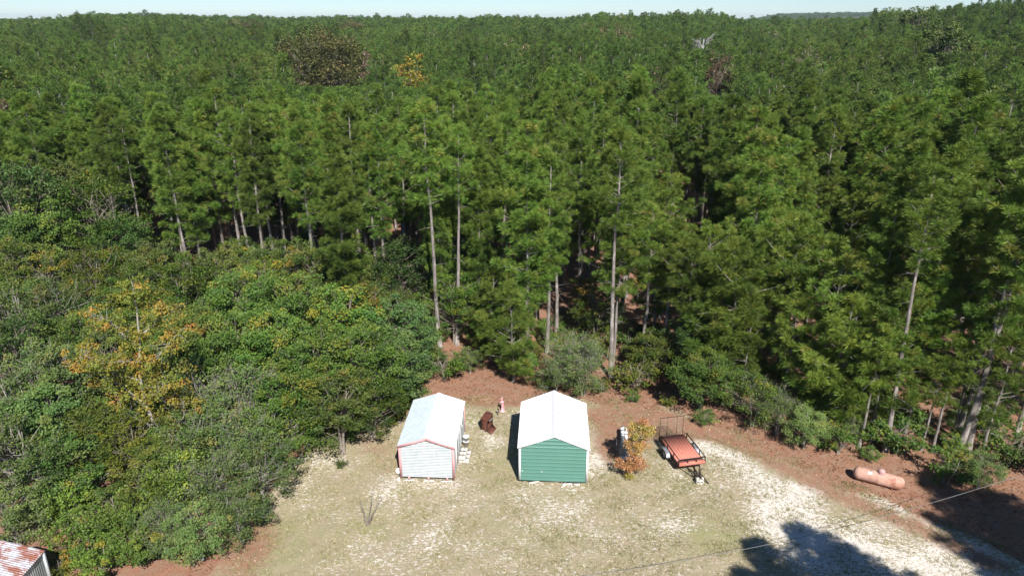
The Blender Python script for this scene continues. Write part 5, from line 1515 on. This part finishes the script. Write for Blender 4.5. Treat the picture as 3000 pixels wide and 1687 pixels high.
for sx in (-1, 1):
    xw = sx * (TW / 2 + .17)
    w = MB(); w.lathe([(.19, -.085), (.27, -.085), (.295, -.06), (.30, 0), (.295, .06), (.27, .085), (.19, .085)], 22, (xw, .15, .298), Matrix.Rotation(math.pi / 2, 4, 'Y'))
    wh = w.obj('wheel', M['tyre'], tl, smooth=False)
    w = MB(); w.lathe([(0, -.03), (.07, -.05), (.09, -.02), (.17, -.04), (.195, -.08), (.195, .08), (.17, .04), (.09, .02), (.07, .05), (0, .03)], 18, (xw, .15, .298), Matrix.Rotation(math.pi / 2, 4, 'Y')); w.obj('rim', M['rim'], wh)
    f_ = MB(); pr = [(-.50, .40), (-.42, .56), (-.20, .665), (.20, .665), (.42, .56), (.50, .40)]
    xa, xb = xw - .13, xw + .13
    for o_ in (0, -.012):
        f_.add([(x_, .15 + p[0], p[1] + o_) for p in pr for x_ in (xa, xb)], [(2 * i, 2 * i + 1, 2 * i + 3, 2 * i + 2) for i in range(5)])
    xo = xb if sx > 0 else xa
    f_.add([(xo, .15 + p[0], p[1]) for p in pr] + [(xo, .15 + p[0] * .86, p[1] - .05) for p in pr], [(i, i + 1, i + 7, i + 6) for i in range(5)])
    f_.obj('fender', M['steel_worn'], tl)
MB().bar((-TW / 2 - .1, .15, .298), (TW / 2 + .1, .15, .298), .06).obj('axle', M['steel_dark'], tl)
yt = -TL / 2 - .95
b = MB(); b.bar((-.5, -TL / 2 + .1, TZ - .09), (0, yt, .42), .06); b.bar((.5, -TL / 2 + .1, TZ - .09), (0, yt, .42), .06); b.bar((0, -TL / 2, TZ - .09), (0, yt - .02, .43), .07); b.obj('tongue', M['steel_dark'], tl)
b = MB(); b.box((0, yt - .10, .45), (.10, .24, .08)); b.tube([(0, yt - .2, .42), (0, yt - .2, .5)], .05, 10); b.obj('coupler', M['steel_dark'], tl)
b = MB(); b.tube([(.14, yt + .15, .20), (.14, yt + .15, .78)], .03, 8); b.bar((.14, yt + .15, .78), (.30, yt + .12, .78), .025); b.obj('jack', M['steel_dark'], tl)
MB().bar((.12, yt + .2, .50), (.48, yt - .25, .03), .06, .03).obj('safety_bar', M['steel_dark'], tl)
MB().bar((-TW / 2, -TL / 2 + .1, TZ - .12), (-.08, yt + .1, .40), .02).obj('brace_rod', M['steel_dark'], tl)
x, y = loc2w(9.84, 35.02, .205, 0.0, yt - .08)
block(x, y, .0, .15, 'upper concrete block propping up the trailer tongue', 'a').location.z = .195
block(x + .02, y + .01, .0, .05, 'lower concrete block under the trailer tongue', 'a')

# ------------------------------------------------------------------ propane tank
tx, ty = 20.15, 32.56; ta = math.atan2(-1.06, 2.0)
tk = empty('propane_tank', (tx, ty, 0), ta, 'large horizontal propane tank with faded salmon-pink paint and rusty stains at the straw edge', 'tank')
r_, hl = .37, .98
MY = Matrix.Rotation(math.pi / 2, 4, 'Y')
pf = [(0.001, -hl - r_ * .80)] + [(r_ * math.cos(a), -hl - r_ * .80 * math.sin(a)) for a in np.radians([80, 65, 50, 35, 18, 0])]
pf = pf + [(r_, -.01), (r_ + .003, 0), (r_, .01)] + [(q_, -z_) for q_, z_ in pf[::-1]]
MB().lathe(pf, 32, (0, 0, .42), MY).obj('shell', M['tank'], tk, smooth=True)
b = MB(); b.lathe([(.17, .72), (.185, .76), (.185, .86), (.17, .93), (.12, .985), (.05, 1.0), (0, 1.0)], 20, (.08, .0, -.0)); dm = b.obj('valve_dome', M['tank_dome'], tk, smooth=True)
MB().lathe([(.20, .745), (.215, .75), (.215, .775), (.19, .78)], 20, (.08, 0, 0)).obj('collar', M['tank_dome'], dm)
for sx in (-1, 1):
    b = MB(); b.box((sx * .70, 0, .06), (.10, .46, .16)); b.obj('leg', M['rust'], tk)
    b = MB(); b.box((sx * .86, 0, .80), (.02, .10, .07)); b.obj('lifting_lug', M['tank_dome'], tk)
b = MB()   # data plate curved on the shell
for i in range(3):
    a0, a1 = R(-48 + i * 8) , R(-40 + i * 8)
    rr_ = r_ + .004
    pts_ = []
    for a in (a0, a1):
        for xx in (-.56, -.36): pts_.append((xx, math.sin(a) * rr_, .42 + math.cos(a) * rr_))
    b.add(pts_, [(0, 1, 3, 2)])
b.obj('data_plate', M['plate'], tk)

# ------------------------------------------------------------------ tin shed at the lower left corner
ts = empty('tin_shed', (-20.62, 24.80, 0), 0, 'old corrugated tin shed with rust-streaked roof cut off by the lower left corner', 'shed')
W, L, he = 3.6, 4.2, 2.15
def vert_sheet(L_, h_, pitch=.12):
    b = MB(); V = []; n_ = int(L_ / pitch * 6)
    for i in range(n_ + 1):
        s_ = L_ * i / n_; o = .016 * math.sin(s_ / pitch * 2 * math.pi); V += [(o, -s_, -.05), (o, -s_, h_)]
    b.add(V, [(2 * i, 2 * i + 1, 2 * i + 3, 2 * i + 2) for i in range(n_)]); return b
vert_sheet(L, he).obj('side_wall', M['tin_wall'], ts)
vert_sheet(L, he + .0).obj('side_wall', M['tin_wall'], ts, loc=(-W, 0, 0))
vert_sheet(W, he).obj('back_wall', M['tin_wall'], ts, rot=(0, 0, -math.pi / 2))
b = MB(); b.box((.03, .02, he / 2 - .03), (.13, .12, he - .05)); b.obj('corner_post', M['galv'], ts)
for sgn, x0 in ((1, 0), (-1, -W)):
    V = []; b = MB(); pit = .11; n_ = int((L + .2) / pit * 6)
    for i in range(n_ + 1):
        y = .10 - (L + .2) * i / n_; o = .018 * math.sin((y) / pit * 2 * math.pi)
        V += [(-W / 2, y, he + .62 + o), (x0 + sgn * .10, y, he + .02 + o)]
    b.add(V, [(2 * i, 2 * i + 1, 2 * i + 3, 2 * i + 2) for i in range(n_)])
    b.add(np.array(V) - [0, 0, .012], [(2 * i, 2 * i + 1, 2 * i + 3, 2 * i + 2) for i in range(n_)]); b.obj('roof_panel', M['tin_roof'], ts)
b = MB(); b.add([(-W, .0, he), (0, .0, he), (-W / 2, .0, he + .60)], [(0, 1, 2)]); b.obj('gable', M['tin_wall'], ts)

# ------------------------------------------------------------------ overhead cable
pw = [(1460, 1449, 2.4), (1717, 1409, 2.5), (1934, 1367, 2.7), (2110, 1328, 3.0), (2334, 1267, 3.5), (2560, 1198, 4.2), (2760, 1130, 5.2)]
pts = []
for px, py, z in pw:
    x, y = at(px, py, z); pts.append((x, y, z))
pts = np.array(pts); tt = np.linspace(0, 1, len(pts)); t2 = np.linspace(0, 1, 60)
cf = [np.polyfit(tt, pts[:, k], 3) for k in range(3)]; pts = np.column_stack([np.polyval(c_, t2) for c_ in cf])
b = MB(); b.tube(pts, .011, 5)
tag(b.obj('cable', M['cable']), 'thin grey overhead cable sagging across the lower right corner of the clearing', 'cable')

# fallen pale log and stump-like limb in the shade at right
b = MB(); x, y = at(2110, 935); b.tube([(0, 0, .15), (1.2, .2, .25), (2.4, .3, .22)], [.07, .06, .03], 6)
lg = b.obj('fallen_limb', M['bark_dead'], loc=(*at(2160, 1085), 0)); tag(lg, 'bleached fallen limb lying in the shade right of the dark tangle', 'fallen branch')
b = MB(); b.tube([(0, 0, .2), (1.0, .3, 1.0), (2.6, .5, 2.2), (3.8, .6, 2.6)], [.09, .08, .06, .03], 6)
lg = b.obj('fallen_limb', M['bark_dead'], loc=(*at(255, 1215), 0)); tag(lg, 'long bleached limb slanting up through the thicket towards the orange tree trunk', 'fallen branch')


# ------------------------------------------------------------------ litter and grass (uncountable)
def scatter_flat(name, n, region, size, mat, label, cat, seed, aspect=.6, zoff=.012, tilt=.35):
    r = np.random.default_rng(seed)
    x = r.uniform(-15, 33, n * 3); y = r.uniform(23, 52, n * 3)
    k = region(x, y, r); x, y = x[k][:n], y[k][:n]; n = len(x)
    nrm = unit(n, r) * tilt + np.array([0, 0, 1]); nrm /= np.linalg.norm(nrm, axis=1)[:, None]
    a = np.cross(nrm, unit(n, r)); a /= np.linalg.norm(a, axis=1)[:, None]; b_ = np.cross(nrm, a)
    s_ = size * (.5 + r.random(n))[:, None]; C_ = np.column_stack([x, y, zoff + r.random(n) * .02])
    V = np.stack([C_ - a * s_ * .5, C_ + b_ * s_ * aspect * .5, C_ + a * s_ * .5, C_ - b_ * s_ * aspect * .5], 1).reshape(-1, 3)
    m_ = MB(); m_.add(V, np.arange(len(V)).reshape(-1, 4), 0, np.repeat(r.random(n), 4))
    o = m_.obj(name, mat); tag(o, label, cat, kind='stuff'); return o


def grass(n, seed):
    r = np.random.default_rng(seed)
    cx = r.uniform(-14, 30, n); cyy = r.uniform(23, 44, n)
    dens = np.sin(cx * 1.3 + 2 * np.sin(cyy * .7)) * np.sin(cyy * 1.7 + np.sin(cx)) + r.normal(size=n) * .5
    k = (dens > .1) & (cyy < straw_edge(cx) + .3) & (cx > -13.2)
    cx, cyy = cx[k], cyy[k]; n = len(cx); per = 5
    C_ = np.repeat(np.column_stack([cx, cyy, np.zeros(n)]), per, 0) + np.column_stack([r.normal(size=(n * per, 2)) * .05, np.zeros(n * per)])
    T_ = np.clip(np.repeat(r.random(n), per) + r.normal(size=n * per) * .1, 0, 1)
    az = r.random(n * per) * 6.28; h_ = r.uniform(.04, .13, n * per); sx = np.column_stack([np.cos(az), np.sin(az), 0 * az]) * .012
    tip = C_ + np.column_stack([r.normal(size=(n * per, 2)) * .03, h_])
    V = np.stack([C_ - sx, C_ + sx, tip], 1).reshape(-1, 3)
    m_ = MB(); m_.add(V, np.arange(len(V)).reshape(-1, 3), 0, np.repeat(T_, 3))
    tag(m_.obj('grass', M['grass']), 'short dry olive grass growing in tufts over the sandy lawn', 'grass', kind='stuff')


M['grass'] = leaf_mat('dry_grass', [(0, (.21, .22, .085)), (.5, (.34, .31, .15)), (1, (.50, .45, .28))], .25, .02, rand=0)
M['litter'] = leaf_mat('tan_litter', [(0, (.30, .22, .13)), (.6, (.50, .40, .26)), (1, (.66, .55, .38))], .1, .05, rand=0)
M['litter_straw'] = leaf_mat('brown_litter', [(0, (.13, .055, .03)), (.6, (.28, .13, .075)), (1, (.46, .27, .15))], .1, .03, rand=0)
grass(70000, 3)
scatter_flat('leaf_litter', 5000, lambda x, y, r: (y < straw_edge(x) + .5) & (x > -13.3) & (r.random(len(x)) < .8), .075, M['litter'], 'pale tan fallen leaves scattered over the lawn', 'leaf litter', 5)
scatter_flat('straw_litter', 26000, lambda x, y, r: (y > straw_edge(x) - .8), .15, M['litter_straw'], 'reddish pine straw and brown leaves on the forest floor', 'pine straw', 6, aspect=.35)
